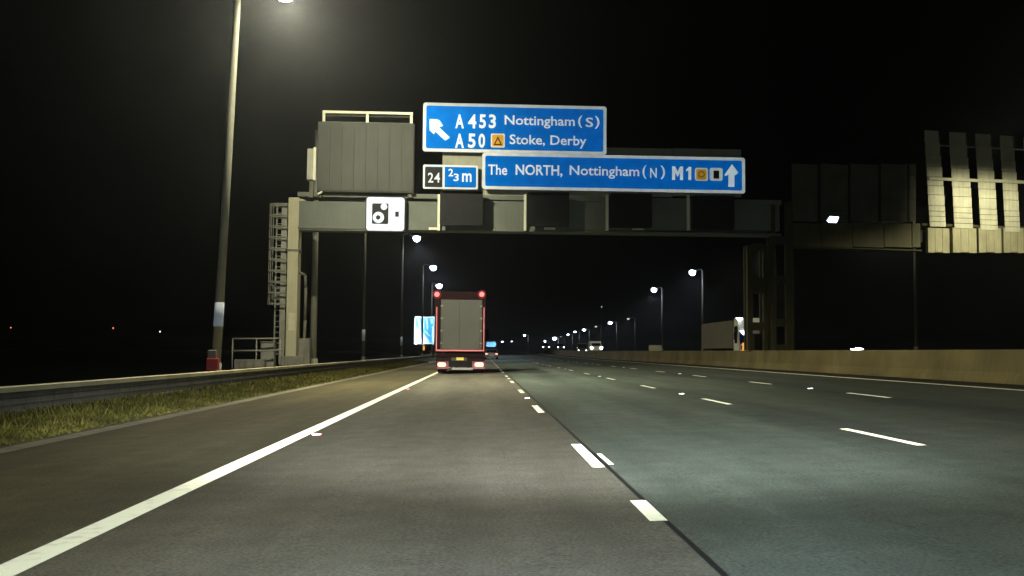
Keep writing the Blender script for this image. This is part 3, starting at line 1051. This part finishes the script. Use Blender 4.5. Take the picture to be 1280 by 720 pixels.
# lane signals
def signal(px0, px1, py0, py1, label):
    t, loc = gthing('lane_signal', label, 'lane signal', (px0 + px1) / 2, (py0 + py1) / 2, -1.05, 'unlit lane signals on the gantry beam')
    xa, xb, za, zb2 = span(loc, px0, py0, px1, py1)
    MB().prism(rr(xa, xb, za, zb2, .10), 0, .35).build('housing', M['signal_black'], t)
    MB().prism(rr(xa + .22, xb - .22, za + .2, zb2 - .2, .05), -.012, -.001).build('display', M['black'], t)
    v = MB()
    v.box(xa + .05, xb - .05, -.28, -.002, zb2 - .06, zb2 - .03)
    v.build('visor', M['signal_black'], t)
    for sx in (-1, 1):
        for sz in (-1, 1):
            cx = (xa + xb) / 2 + sx * ((xb - xa) / 2 - .11); cz = (za + zb2) / 2 + sz * ((zb2 - za) / 2 - .11)
            MB().cyl((cx, -.03, cz), (cx, -.001, cz), .065, n=12).build('lantern', M['black'], t)
    MB().box(-.25, .25, .351, .70, -.3, .3).build('bracket', M['galv_old'], t)


signal(549.8, 603.5, 238.2, 281.5, 'unlit dark lane signal under the two thirds mile sign, beside the camera sign')
signal(658.5, 711.5, 240.5, 282.5, 'unlit dark lane signal under the word NORTH on the long blue sign')
signal(762.5, 815, 242.5, 284.5, 'unlit dark lane signal under the right half of the long blue sign')
signal(866, 918, 245, 287, 'unlit dark lane signal furthest right, below the upright arrow')

# ------------------------------------------------------------------ gantry over the opposite carriageway
GY2, GS2 = 58.2, 0.17
GY, GS = GY2, GS2
GROT = math.atan(GS); GC, GSN = math.cos(GROT), math.sin(GROT)
og, OL = gthing('sign_gantry', 'dim steel gantry over the opposite carriageway carrying sign backs', 'gantry', 1000, 440, 0)
oz = -og.location.z


def lspan(loc, x0, y0, x1, y1, dd=0.0): return span(loc, x0, y0, x1, y1, dd)


for a, b2 in ((989, 1027), (1027, 1066), (1066, 1105), (1105, 1140), (1140, 1151)):
    xa, xb, za, zb2 = lspan(OL, a, 279, b2, 309)
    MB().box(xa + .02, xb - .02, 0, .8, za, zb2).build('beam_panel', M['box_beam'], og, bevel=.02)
xa, xb, za, zb2 = lspan(OL, 988, 309, 1152, 312)
MB().box(xa, xb, -.04, .84, za + .03, zb2 - .04).build('bottom_flange', M['lat'], og)
MB().box(lspan(OL, 989, 285, 1300, 300)[0], lspan(OL, 989, 285, 1330, 300)[1], .35, .78, lspan(OL, 1000, 285, 1200, 300)[2], lspan(OL, 1000, 285, 1200, 300)[3]).build('beam_core', M['chassis'], og)
cols = [(1160, 1187), (1191, 1221), (1223.5, 1252), (1254.5, 1280), (1284, 1312)]
for a, b2 in cols:
    xa, xb, za, zb2 = lspan(OL, a, 285, b2, 316)
    w3 = (xb - xa) / 3
    for i in range(3):
        MB().box(xa + w3 * i + .006, xa + w3 * (i + 1) - .006, 0, .3, za + (.04 if i == 1 else 0), zb2).build('beam_panel', M['box_beam_lit'], og, bevel=.015)
xa, xb, za, zb2 = lspan(OL, 1154, 281.5, 1320, 284.5)
MB().box(xa, xb, .12, .17, za, zb2).build('cross_rail', M['lat'], og)
xa, xb, za, zb2 = lspan(OL, 1340, 285, 1366, 316)
MB().box(xa, xb, 0, 1, .7 + oz, zb2 + .4).build('leg', M['lat'], og, bevel=.03)
MB().box(lspan(OL, 1310, 0, 1320, 10)[0], xa, .2, .7, za + .1, zb2 - .1).build('beam_end', M['box_beam'], og)

# dull sign back above the left half of that beam
t, loc = gthing('rear_facing_sign', 'dull dark back of a wide sign above the right hand gantry beam', 'sign', 1065, 277, -.05)
bays = [(990, 1022), (1026, 1060), (1063.5, 1098), (1101.5, 1134), (1137, 1145)]
for a, b2 in bays:
    for i in range(5):
        xa, xb, za, zb2 = lspan(loc, a, 205 + i * 14.4, b2, 205 + (i + 1) * 14.4)
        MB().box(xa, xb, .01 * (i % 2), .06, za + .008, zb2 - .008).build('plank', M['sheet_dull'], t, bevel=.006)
for a, b2 in ((1022.3, 1025.7), (1060.3, 1063.2), (1098.3, 1101.2), (1134.3, 1136.7)):
    xa, xb, za, zb2 = lspan(loc, a, 204, b2, 278)
    MB().box(xa, xb, .02, .3, za, zb2).build('post', M['chassis'], t)
t, loc = gthing('floodlight', 'small glaring bluish white floodlight in front of the dull sign back', 'floodlight', 1041, 276, -.55)
xa, xb, za, zb2 = lspan(loc, 1033, 270.5, 1049, 278.5)
MB().prism([(xa + .02, -.02), (xa + .16, za - .02), (xb - .16, za - .02), (xb, zb2 + .03), (xa + .2, zb2 + .05)], .02, .3).build('housing', M['black'], t, bevel=.01)
MB().prism([(xa + .03, 0.0), (xa + .16, za + .02), (xb - .18, za + .01), (xb - .02, zb2 - .02), (xa + .25, zb2)], -.005, .018).build('lens', M['lens_cool'], t)
MB().box(-.05, .05, .3, .52, za - .03, za + .06).build('bracket', M['lat'], t)

# bright sign back made of spaced plates
t, loc = gthing('rear_facing_sign', 'pale slatted sign back at the right edge, brightly lit by a street lamp', 'sign', 1218, 283, -.05)
for ci, (a, b2) in enumerate(cols):
    a += 2.5; b2 -= 4.5
    edges = [163, 178, 194, 208, 221, 232, 243.5, 257, 264, 270.5, 277, 283.5]
    for i in range(len(edges) - 1):
        tt = (edges[i] + edges[i + 1]) / 2
        sh = (283 - tt) * -.055
        xa, xb, za, zb2 = lspan(loc, a + sh, edges[i] + ci * 2.2, b2 + sh - max(0, (230 - tt)) * .05, edges[i + 1] + ci * 2.2)
        jj = .012 * rnd.random()
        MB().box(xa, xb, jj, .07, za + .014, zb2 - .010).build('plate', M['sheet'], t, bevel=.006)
    xa, xb, za, zb2 = lspan(loc, a + 5, 170, b2 - 5, 283)
    MB().box(xa, xb, .10, .2, za, zb2).build('post', M['lat'], t)
rl = MB()
xa, xb, za, zb2 = lspan(loc, 1160, 222.8, 1222, 226.3)
rl.box(xa, xb, -.10, -.02, za, zb2)
xa, xb, za, zb2 = lspan(loc, 1222, 225.8, 1318, 229.3)
rl.box(xa, xb, -.103, -.02, za, zb2 + .01)
rl.build('rail', M['sheet'], t, bevel=.008)
xa, xb, za, zb2 = lspan(loc, 1174, 185, 1318, 186.4)
MB().box(xa, xb, -.06, -.02, za, zb2).build('thin_rail', M['sheet'], t)


# ------------------------------------------------------------------ things at the left verge
Yc = 38.2
p = at(266, 463, Yc)
t = thing('marker_cabinet', 'small red fronted box at the foot of the nearest lamp post', 'cabinet', (p.x, Yc, -.3))
w = 7.0 / FPX * Yc
ztop = at(266, 437.5, Yc).z + .3; zmid = at(266, 448, Yc).z + .3
MB().box(-w, w, -.15, .15, 0, zmid).build('body', M['red_paint'], t, bevel=.02)
MB().box(-w * .9, w * .55, -.10, .12, zmid, ztop).build('hood', M['cabinet'], t, bevel=.03)
MB().box(-w * .75, w * .75, -.162, -.15, zmid * .55, zmid - .04).build('door', M['red_paint'], t)

Yh = 50.5
t = thing('handrail', 'low grey two rail handrail left of the pale gantry leg', 'handrail', (at(305, 450, Yh).x, Yh, -.35))
def hl(px, py): q = at(px, py, Yh); return q.x - t.location.x, q.z + .35
for py in (423.5, 438.5):
    (xa, za), (xb, zb2) = hl(290.5, py), hl(351, py - .5)
    MB().tube([(xa, 0, za), (xb, .3, zb2)], .038, 8).build('rail', M['galv'], t, smooth=True)
for px in (291, 320, 349):
    xa, za = hl(px, 423.5)
    MB().tube([(xa, .3 * (px - 291) / 60, 0), (xa, .3 * (px - 291) / 60, za)], .032, 8).build('post', M['galv'], t, smooth=True)
(xa, za), (xb, zb2) = hl(292, 456), hl(330, 452)
MB().box(xa, xb, .1, .6, -.1, zb2 + .1).build('kerb', M['cabinet'], t, bevel=.02)
p = at(334, 450, 51.2)
t = thing('roadside_cabinet', 'grey metal cabinet behind the handrail left of the gantry leg', 'cabinet', (p.x, 51.2, -.4))
w = 8.5 / FPX * 51.2; h = at(334, 428, 51.2).z + .4
MB().box(-w, w, 0, .45, 0, h).build('body', M['cabinet'], t, bevel=.02)
MB().box(-w + .03, w - .03, -.014, -.001, .25, h - .05).build('door', M['galv'], t, bevel=.004)
MB().box(-w - .03, w + .03, -.04, .49, h, h + .05).build('roof', M['cabinet'], t, bevel=.01)
MB().box(w - .10, w - .07, -.04, -.014, h * .5, h * .6).build('handle', M['black'], t)

# blue diagram sign in the left verge
Yd = 176.0
p = at(531, 445, Yd)
t = thing('diagram_sign', 'blue and white junction diagram sign standing in the verge left of the truck', 'sign', (p.x, Yd, rise(Yd) - .3))
def dl(px, py): q = at(px, py, Yd); return q.x - p.x, q.z - (rise(Yd) - .3)
(xa, zb2), (xb, za) = dl(518, 395.5), dl(544, 430.5)
MB().prism(rr(xa, xb, za, zb2, .25), 0, .1).build('back_plate', M['galv_old'], t)
MB().prism(rr(xa + .01, xb - .01, za + .01, zb2 - .01, .24), -.02, -.002).build('border', M['r_far_white'], t)
MB().prism(rr(xa + .25, xb - .25, za + .25, zb2 - .25, .15), -.04, -.022).build('face', M['r_far_blue'], t)
def dpts(*q): return [dl(a, b2) for a, b2 in q]
poly_face(dpts((519.6, 408), (519.6, 428.5), (536.6, 428.5), (536.6, 426), (528.5, 416.5)), -.06, 'slip_road_arrow', M['r_far_white'], t, y1=-.042)
for q in (((521, 398), (524, 398), (526.5, 406), (525, 412)), ((528.5, 398), (530, 398), (530, 411), (528.5, 410)), ((532.2, 398), (534, 398), (535.5, 409), (533.8, 413)), ((538, 399), (541, 399), (541, 404), (539, 405)), ((530, 414), (531, 412.5), (538, 419.5), (538, 421.5)), ((540, 408), (541.6, 408), (541.6, 427), (540, 427))):
    poly_face(dpts(*q[::-1]), -.062, 'lettering', M['r_far_white'], t, y1=-.042)
for px in (522, 527.3, 540.5):
    q, _ = dl(px, 440)
    MB().cyl((q, .2, 0), (q, .2, zb2 - .4), .09, n=8).build('post', M['pole'], t, smooth=True)
(xa, za), (xb, zb2) = dl(528, 437.5), dl(531, 432)
MB().box(xa, xb, -.15, -.05, za, zb2).build('marker_lamp', M['amber'], t)

Ye = 430.0
p = at(614, 440, Ye)
t = thing('far_sign', 'small far glowing blue sign just right of the truck', 'sign', (p.x, Ye, rise(Ye) - .3))
def fl(px, py): q = at(px, py, Ye); return q.x - p.x, q.z - (rise(Ye) - .3)
(xa, zb2), (xb, za) = fl(607.5, 427.2), fl(619.8, 433.8)
MB().prism(rr(xa, xb, za, zb2, .25), 0, .12).build('back_plate', M['galv_old'], t)
MB().prism(rr(xa + .02, xb - .02, za + .02, zb2 - .02, .22), -.05, -.002).build('face', M['r_far_board'], t)
for s_ in (.25, .75):
    q = xa + (xb - xa) * s_
    MB().cyl((q, .2, 0), (q, .2, zb2 - .2), .09, n=8).build('post', M['pole'], t)

Yb = 91.0
p = at(819.5, 440, Yb)
t = thing('marker_board', 'small pale rectangular board standing behind the concrete barrier', 'sign', (p.x, Yb, ground(15, Yb)))
def bl(px, py): q = at(px, py, Yb); return q.x - p.x, q.z - ground(15, Yb)
(xa, zb2), (xb, za) = bl(811, 431.3), bl(827.5, 441)
MB().box(xa, xb, 0, .05, za, zb2).build('plate', M['galv'], t, bevel=.01)
MB().box(xa + .05, xb - .05, -.012, -.001, za + .05, zb2 - .05).build('face', M['sheet'], t)
for s_ in (xa + .12, xb - .2):
    MB().box(s_, s_ + .07, .051, .12, 0, zb2 - .03).build('post', M['galv'], t)


# ------------------------------------------------------------------ vehicles
def wheel(parent, x, y, r=.5, w=.28, z=None):
    z = r if z is None else z
    tyre = MB().cyl((x - w / 2, y, z), (x + w / 2, y, z), r, n=20).build('wheel', M['rubber'], parent, bevel=.03, smooth=False)
    s_ = 1 if x > 0 else -1
    MB().cyl((x + s_ * (w / 2 + .001), y, z), (x + s_ * (w / 2 + .02), y, z), r * .55, r * .5, n=16).build('rim', M['steel'], tyre)
    return tyre


# the truck ahead (rear towards us, +y is its front)
TY = 55.0
p = at(575.2, 460, TY)
tx0 = p.x
tz = ground(tx0, TY)
t = thing('box_truck', 'large box truck seen from behind with grey rear doors and red corner lamps', 'truck', (tx0, TY, tz))
def tl(px, py): q = at(px, py, TY); return q.x - tx0, q.z - tz
(bx0, bz1), (bx1, bz0) = tl(543.8, 364.5), tl(606.6, 440.5)
fr = .30
body = MB().box(bx0, bx1, .06, 9.6, bz0, bz1).build('cargo_box', M['box_side'], t, bevel=.03)
dx0, dz1 = tl(551.5, 374.5); dx1, dz0 = tl(602, 437)
fm = MB()
fm.box(bx0, dx0 - .02, -.04, .058, bz0, bz1); fm.box(dx1 + .02, bx1, -.04, .058, bz0, bz1)
fm.box(dx0 - .02, dx1 + .02, -.04, .058, dz1 + .02, bz1); fm.box(dx0 - .02, dx1 + .02, -.04, .058, bz0, dz0 - .02)
fm.build('rear_frame', M['maroon'], t, bevel=.01)
dm = tl(574.5, 400)[0]
for a, b2 in ((dx0, dm - .004), (dm + .004, dx1)):
    d_ = MB().box(a, b2, -.02, .055, dz0, dz1).build('rear_door', M['door_grey'], t, bevel=.008)
    for s_ in ((.10,) if a == dx0 else (.90,)):
        q = a + (b2 - a) * s_
        MB().cyl((q, -.030, dz0 + .05), (q, -.030, dz1 - .05), .012, n=8).build('lock_bar', M['door_grey'], d_, smooth=True)
    for i in range(4):
        zz = dz0 + (dz1 - dz0) * (i + .5) / 4
        q = a - .02 if a == dx0 else b2 - .1
        MB().box(q, q + .12, -.048, -.021, zz - .04, zz + .04).build('hinge', M['steel'], d_)
# conspicuity tape round the outline
tp = MB()
ta, tb = tl(545.2, 400)[0], tl(605.6, 400)[0]
zt0 = tl(575, 437.8)[1]; zt1 = tl(575, 384)[1]; zt2 = tl(575, 412)[1]
tape = MB().box(ta + .06, tb - .06, -.046, -.041, zt0 - .05, zt0 + .03).build('reflective_tape', M['r_tape'], t)
MB().box(ta, ta + .055, -.046, -.041, zt0 - .05, zt1).build('reflective_tape', M['r_tape'], t)
MB().box(tb - .055, tb, -.046, -.041, zt0 - .05, zt1).build('reflective_tape', M['r_tape'], t)
# corner marker lamps
for px in (546.3, 602.3):
    q, z = tl(px, 368)
    lm = MB().cyl((q, -.09, z), (q, -.041, z), .23, n=16).build('marker_lamp', M['tail_red'], t)
    MB().cyl((q, -.11, z), (q, -.0905, z), .125, n=14).build('bulb', M['marker_core'], lm)
# lower tail panel
(lx0, lz1), (lx1, lz0) = tl(544.5, 441), tl(606, 465)
MB().box(lx0 + .03, lx1 - .03, .02, .35, lz0 + .25, lz1 - .03).build('tail_panel', M['chassis'], t, bevel=.02)
(a, c), (b2, e) = tl(545, 442), tl(605.5, 447)
MB().box(a, b2, -.02, .018, e, c).build('tail_rail', M['maroon'], t, bevel=.01)
for px0, px1 in ((546, 561), (590, 606)):
    (a, c), (b2, e) = tl(px0, 451.5), tl(px1, 461.5)
    cl_ = MB().box(a, b2, -.05, .018, e, c).build('tail_light', M['tail_red'], t, bevel=.02)
    (a, c), (b2, e) = tl((547 if px0 < 560 else 593.4), 453), tl((557.4 if px0 < 560 else 604.4), 458.4)
    MB().prism(rr(a, b2, e, c, .1), -.07, -.051).build('bulb', M['tail_core'], cl_)
(a, c), (b2, e) = tl(570.6, 443.8), tl(579.6, 450.2)
np_ = MB().box(a, b2, -.01, .019, e, c).build('number_plate', M['r_plate'], t)
(a, c), (b2, e) = tl(564.5, 443.5), tl(583.5, 451)
MB().box(a, b2, .0, .0185, e, c).build('plate_holder', M['galv_old'], t)
(a, c), (b2, e) = tl(564.5, 459.6), tl(591, 462.6)
bar = MB().box(a, b2, -.06, .06, e, c).build('bumper_bar', M['steel'], t, bevel=.015)
for s_ in (a + .2, b2 - .3):
    MB().box(s_, s_ + .1, .061, .16, e, c + .25).build('bracket', M['chassis'], bar)
chs = MB().box(-.45, .45, .4, 11.6, .62, .98).build('chassis', M['chassis'], t)
for yy in (1.9, 3.2, 9.9):
    for s_ in (-1, 1):
        wheel(t, s_ * (1.05 if yy < 9 else 1.1), yy, .5, .42 if yy < 9 else .3)
for s_ in (-1, 1):
    MB().box(s_ * 1.05 - .24, s_ * 1.05 + .24, 1.2, 1.23, .22, .9).build('mudflap', M['rubber'], t)
    MB().box(s_ * 1.2 - .02, s_ * 1.2 + .02, 4.2, 8.9, .45, bz0 - .1).build('side_guard', M['chassis'], t)
cabm = MB().prism_x([(9.75, .75), (12.0, .55), (12.1, 1.6), (11.9, 2.9), (11.2, 3.2), (9.75, 3.2)], -1.2, 1.2).build('cab', M['maroon'], t, bevel=.05)
MB().box(-1.1, 1.1, 12.02, 12.05, 1.75, 2.7).build('windscreen', M['glass'], cabm)
for s_ in (-1, 1):
    MB().box(s_ * 1.45 - .1, s_ * 1.45 + .1, 11.6, 11.75, 1.9, 2.6).build('mirror', M['black'], cabm)


def lorry(front, label, wdt, hgt, length, paint_box, paint_cab, heads, name='box_lorry', cab_len=1.7, ground_z=0.0, flat=False, rotz=0, head_z=.75, head_r=.11):
    """Lorry coming towards us: its front face is at local y = 0, its tail towards +y."""
    t = thing(name, label, 'lorry', (front.x, front.y, ground_z), rotz)
    ch = min(hgt, 2.7)
    out = [(0.0, .45), (.02, 1.25), (.28, ch - .1), (.5, ch), (cab_len, ch), (cab_len, .6), (1.2, .45)]
    cab = MB().prism_x(out[::-1], -wdt / 2 + .06, wdt / 2 - .06).build('cab', paint_cab, t, bevel=.06)
    MB().prism_x([(-.0, 1.3), (.23, ch - .25), (.26, ch - .25), (.05, 1.3)][::-1], -wdt / 2 + .16, wdt / 2 - .16).build('windscreen', M['glass'], cab)
    MB().box(-wdt / 2 + .25, wdt / 2 - .25, -.02, .01, .85, 1.15).build('grille', M['black'], cab)
    MB().box(-wdt / 2 + .02, wdt / 2 - .02, -.06, .25, .35, .6).build('bumper', M['chassis'], cab, bevel=.03)
    for s_ in (-1, 1):
        MB().cyl((s_ * (wdt / 2 - .3), -.07, head_z), (s_ * (wdt / 2 - .3), -.01, head_z), head_r, n=14).build('headlight', heads, cab)
        MB().box(s_ * (wdt / 2 + .12) - .09, s_ * (wdt / 2 + .12) + .09, .35, .45, 1.6, 2.2).build('mirror', M['black'], cab)
        MB().box(s_ * (wdt / 2 - .055) - .008, s_ * (wdt / 2 - .055) + .008, .5, 1.3, 1.35, ch - .35).build('side_window', M['glass'], cab)
    if flat:
        MB().box(-wdt / 2, wdt / 2, cab_len + .1, length, 1.0, 1.2).build('load_bed', paint_box, t, bevel=.02)
        MB().box(-wdt / 2, wdt / 2, cab_len + .1, cab_len + .2, 1.2, hgt).build('headboard', paint_box, t)
    else:
        MB().box(-wdt / 2, wdt / 2, cab_len + .12, length, .95, hgt).build('cargo_box', paint_box, t, bevel=.05)
    MB().box(-.45, .45, .5, length - .3, .5, .94).build('chassis', M['chassis'], t)
    for yy in (1.0, length - 2.0) + ((length - 3.3,) if length > 9 else ()):
        for s_ in (-1, 1): wheel(t, s_ * (wdt / 2 - .22), yy, .46, .3)
    return t


# big lorry beside the lattice legs
LY = 78.0
lx = at(922.5, 420, LY).x + 1.22
lg = ground(lx, LY)
lor = lorry(Vector((lx, LY, 0)), 'pale box lorry passing behind the dark lattice legs with white, blue and amber cab', 2.44, at(915, 399.3, LY).z - lg, 13.2, M['trailer_side'], M['white_paint'], M['amber'], ground_z=lg, head_z=.72, head_r=.13)
def ll(px, py, yy=LY): q = at(px, py, yy); return q.x - lx, q.z - lg
# wind deflector and painted panels of the cab front
(a, c), (b2, e) = ll(922.8, 397), ll(962, 418.5)
MB().prism_x([(-.02, e), (.35, c), (1.5, c), (1.5, e)][::-1], -1.16, 1.16).build('wind_deflector', M['white_paint'], lor, bevel=.04)
(a, c), (b2, e) = ll(926, 415), ll(962, 427)
MB().box(-1.13, -.35, -.09, -.062, e, c).build('blue_panel', M['blue_paint'], lor, bevel=.01)
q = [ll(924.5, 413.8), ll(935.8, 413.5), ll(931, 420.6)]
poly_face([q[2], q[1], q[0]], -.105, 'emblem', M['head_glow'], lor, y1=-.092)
(a, c), (b2, e) = ll(927.5, 428.5), ll(936.5, 440)
MB().box(a, b2, -.10, -.064, e, c).build('indicator', M['amber'], lor, bevel=.02)
(a, c), (b2, e) = ll(919.5, 397.2), ll(927.5, 401.6)
MB().prism([(a, c), (a + .05, (c + e) / 2), (a + .22, e), (b2, c)][::-1] if False else [(a + .22, e), (b2, (c + e) / 2), (b2, c), (a, c)], -.12, -.05).build('roof_glow', M['head_glow'], lor)
for s_ in (-1, 1):
    pass


def car(loc, label, paint, rear_lit=False, front_lit=None, rotz=0, group=None, name='car', s=1.0, head_h=.66):
    """A saloon whose front is towards local -y."""
    t = thing(name, label, 'car', loc, rotz, group)
    L_, Wd = 4.4, 1.78
    lower = [(-2.2, .30), (-2.15, .62), (-1.9, .78), (-.85, .92), (1.5, .95), (2.12, .90), (2.2, .60), (2.15, .30)]
    body = MB().prism_x(lower, -Wd / 2, Wd / 2).build('body', paint, t, bevel=.07)
    up = [(-.95, .90), (-.15, 1.38), (.25, 1.45), (1.1, 1.42), (1.85, .93)]
    cabn = MB().prism_x(up, -Wd / 2 + .13, Wd / 2 - .13).build('cabin', paint, t, bevel=.06)
    MB().prism_x([(-.90, .96), (-.20, 1.36), (-.22, 1.38), (-.94, .97)], -Wd / 2 + .2, Wd / 2 - .2).build('windscreen', M['glass'], cabn)
    MB().prism_x([(1.16, 1.37), (1.78, .97), (1.82, .98), (1.18, 1.40)], -Wd / 2 + .2, Wd / 2 - .2).build('rear_window', M['glass'], cabn)
    for s_ in (-1, 1):
        MB().prism_x([(-.7, .97), (-.1, 1.32), (1.05, 1.34), (1.55, .98)], s_ * (Wd / 2 - .13) - .008, s_ * (Wd / 2 - .13) + .008).build('side_window', M['glass'], cabn)
        hm = front_lit if front_lit else M['steel']
        MB().cyl((s_ * .64, -2.20, head_h), (s_ * .64, -2.10, head_h), .13, n=14).build('headlight', hm, body)
        rl_ = MB().box(s_ * .68 - .17, s_ * .68 + .17, 2.13, 2.235, .66, .86).build('tail_light', M['tail_red'] if rear_lit else M['red_paint'], body, bevel=.02)
        if rear_lit: MB().box(s_ * .68 - .14, s_ * .68 + .14, 2.236, 2.25, .69, .83).build('bulb', M['tail_core'], rl_)
        MB().box(s_ * (Wd / 2 + .08) - .07, s_ * (Wd / 2 + .08) + .07, -.75, -.65, .95, 1.08).build('mirror', paint, body)
        for yy in (-1.35, 1.3): wheel(t, s_ * (Wd / 2 - .12), yy, .32, .22)
    MB().box(-.26, .26, 2.205, 2.225, .45, .57).build('number_plate', M['r_plate'], body)
    t.scale = (s, s, s)
    return t


CY = 141.0
q = at(614.4, 446, CY)
car((q.x, CY + 2.2, ground(1, CY)), 'far car ahead with glowing tail lights just right of the truck', M['silver'], rear_lit=True, rotz=math.pi)

# oncoming traffic beyond the barrier
q = at(1069.5, 436.4, 57.2)
tc_ = car((q.x, 57, q.z - 1.50), 'dark car beyond the barrier, only a small added glowing roof glint showing over the concrete', M['dark_paint'])
rb = MB().prism([(-.33, 1.46), (-.1, 1.44), (.33, 1.47), (.33, 1.53), (.12, 1.58), (-.05, 1.58), (-.08, 1.52), (-.33, 1.52)], -.08, .08).build('roof_glow', M['head_warm'], tc_)  # emissive block added to stand in for a glint on the roof


def van(px, py_head, Y, label, paint, heads, wdt=2.0, hgt=2.4, hz=.9, hr=.16):
    q = at(px, py_head, Y)
    t = thing('van', label, 'van', (q.x, Y, q.z - hz))
    out = [(0, .35), (.0, .9), (.75, 1.2), (1.35, hgt - .1), (1.7, hgt), (5.2, hgt), (5.2, .35)]
    b_ = MB().prism_x(out[::-1], -wdt / 2, wdt / 2).build('body', paint, t, bevel=.08)
    MB().prism_x([(.74, 1.26), (1.30, hgt - .2), (1.33, hgt - .2), (.80, 1.24)][::-1], -wdt / 2 + .15, wdt / 2 - .15).build('windscreen', M['glass'], b_)
    for s_ in (-1, 1):
        MB().cyl((s_ * (wdt / 2 - .1), -.12, hz), (s_ * (wdt / 2 - .1), -.01, hz), hr, n=14).build('headlight', heads, b_)
        for yy in (.95, 4.2): wheel(t, s_ * (wdt / 2 - .15), yy, .36, .24)
    return t


van(745.6, 434.8, 200, 'cream van with bright headlights beyond the barrier, near the far lamps', M['cream_paint'], M['head_warm'], wdt=2.1, hgt=2.2, hr=.28)
q = at(728, 438, 260)
lorry(Vector((q.x, 260, 0)), 'dim flatbed lorry beyond the barrier, left of the cream van', 2.5, 2.6, 9.0, M['screen_grey'], M['screen_grey'], M['dot_white'], name='flatbed_lorry', ground_z=q.z - .75, flat=True, head_r=.2)
q = at(701, 434.8, 290)
car((q.x, 292.2, q.z - .66), 'oncoming car with blue white headlights left of the flatbed lorry', M['silver'], front_lit=M['head_glow'], s=1.25, group=None)
q = at(682.5, 434.8, 340)
car((q.x, 342.2, q.z - .66), 'leftmost oncoming car with blue white headlights', M['silver'], front_lit=M['head_glow'], s=1.45)

# ------------------------------------------------------------------ distant points of light in the dark fields
for px, py, Y, mt, sz, lb in ((13.5, 409.5, 900, 'dot_red', .8, 'tiny dim reddish light far out in the dark at the left edge'),
                              (141.5, 410, 900, 'dot_red', 1.0, 'tiny red light far out in the dark fields'),
                              (200, 414.5, 900, 'dot_white', 1.05, 'tiny white light far out in the dark fields'),
                              (752, 383.5, 300, 'lens_dim', .3, 'faint lone mast light above the far right hand lamps')):
    q = at(px, py, Y)
    t = thing('distant_light', lb, 'light', (q.x, Y, -1.6), 0, 'distant lights in the fields')
    h = q.z + 1.6
    MB().cyl((0, 0, 0), (0, 0, h - sz * .6), .12, .08, 8).build('mast', M['chassis'], t)
    lamp = MB().cyl((0, 0, h - sz * .55), (0, 0, h + sz * .55), sz * .5, sz * .4, 12).build('lamp', M[mt], t)
    MB().cyl((0, 0, h + sz * .55), (0, 0, h + sz * .7), sz * .55, sz * .2, 12).build('cap', M['chassis'], lamp)

# ------------------------------------------------------------------ the headlights of the car that carries the camera
for sx in (-.62, .62):
    l = bpy.data.lights.new('headlight_beam', 'SPOT')
    l.energy = 1900.0
    l.color = (.72, .88, 1.0)
    l.spot_size = R(75); l.spot_blend = .6
    l.shadow_soft_size = .08
    o = bpy.data.objects.new('headlight_beam', l)
    col.objects.link(o)
    o.location = (sx, 1.2, .68)
    o.rotation_euler = (R(90 + 3), 0, R(-3))
    # the flat dipped part of the beam: wide, and cut off just under the horizontal
    l = bpy.data.lights.new('dipped_beam', 'SPOT')
    l.energy = 28000.0
    l.color = (.92, .97, .94)
    l.spot_size = R(6.2); l.spot_blend = 1.0
    l.shadow_soft_size = .08
    o = bpy.data.objects.new('dipped_beam', l)
    col.objects.link(o)
    o.location = (sx, 1.2, .68)
    o.rotation_euler = (R(90 - 2.8), 0, R(-4))
    o.scale = (12, 1, 1)

# ------------------------------------------------------------------ thin haze, added for the lens glow round the lamps
m = bpy.data.materials.new("haze")
m.use_nodes = True
N = m.node_tree.nodes
N.remove(N["Principled BSDF"])
pv = N.new("ShaderNodeVolumePrincipled")
pv.inputs["Color"].default_value = (.86, .90, .92, 1)
pv.inputs["Density"].default_value = HAZE
pv.inputs["Anisotropy"].default_value = .84
m.node_tree.links.new(pv.outputs[0], N["Material Output"].inputs["Volume"])
hz = MB().box(-900, 900, -60, 1700, -2.7, 17.5)
tag(hz.build('haze', m), 'thin haze added to give a glow round the street lamps', 'haze', kind='stuff')
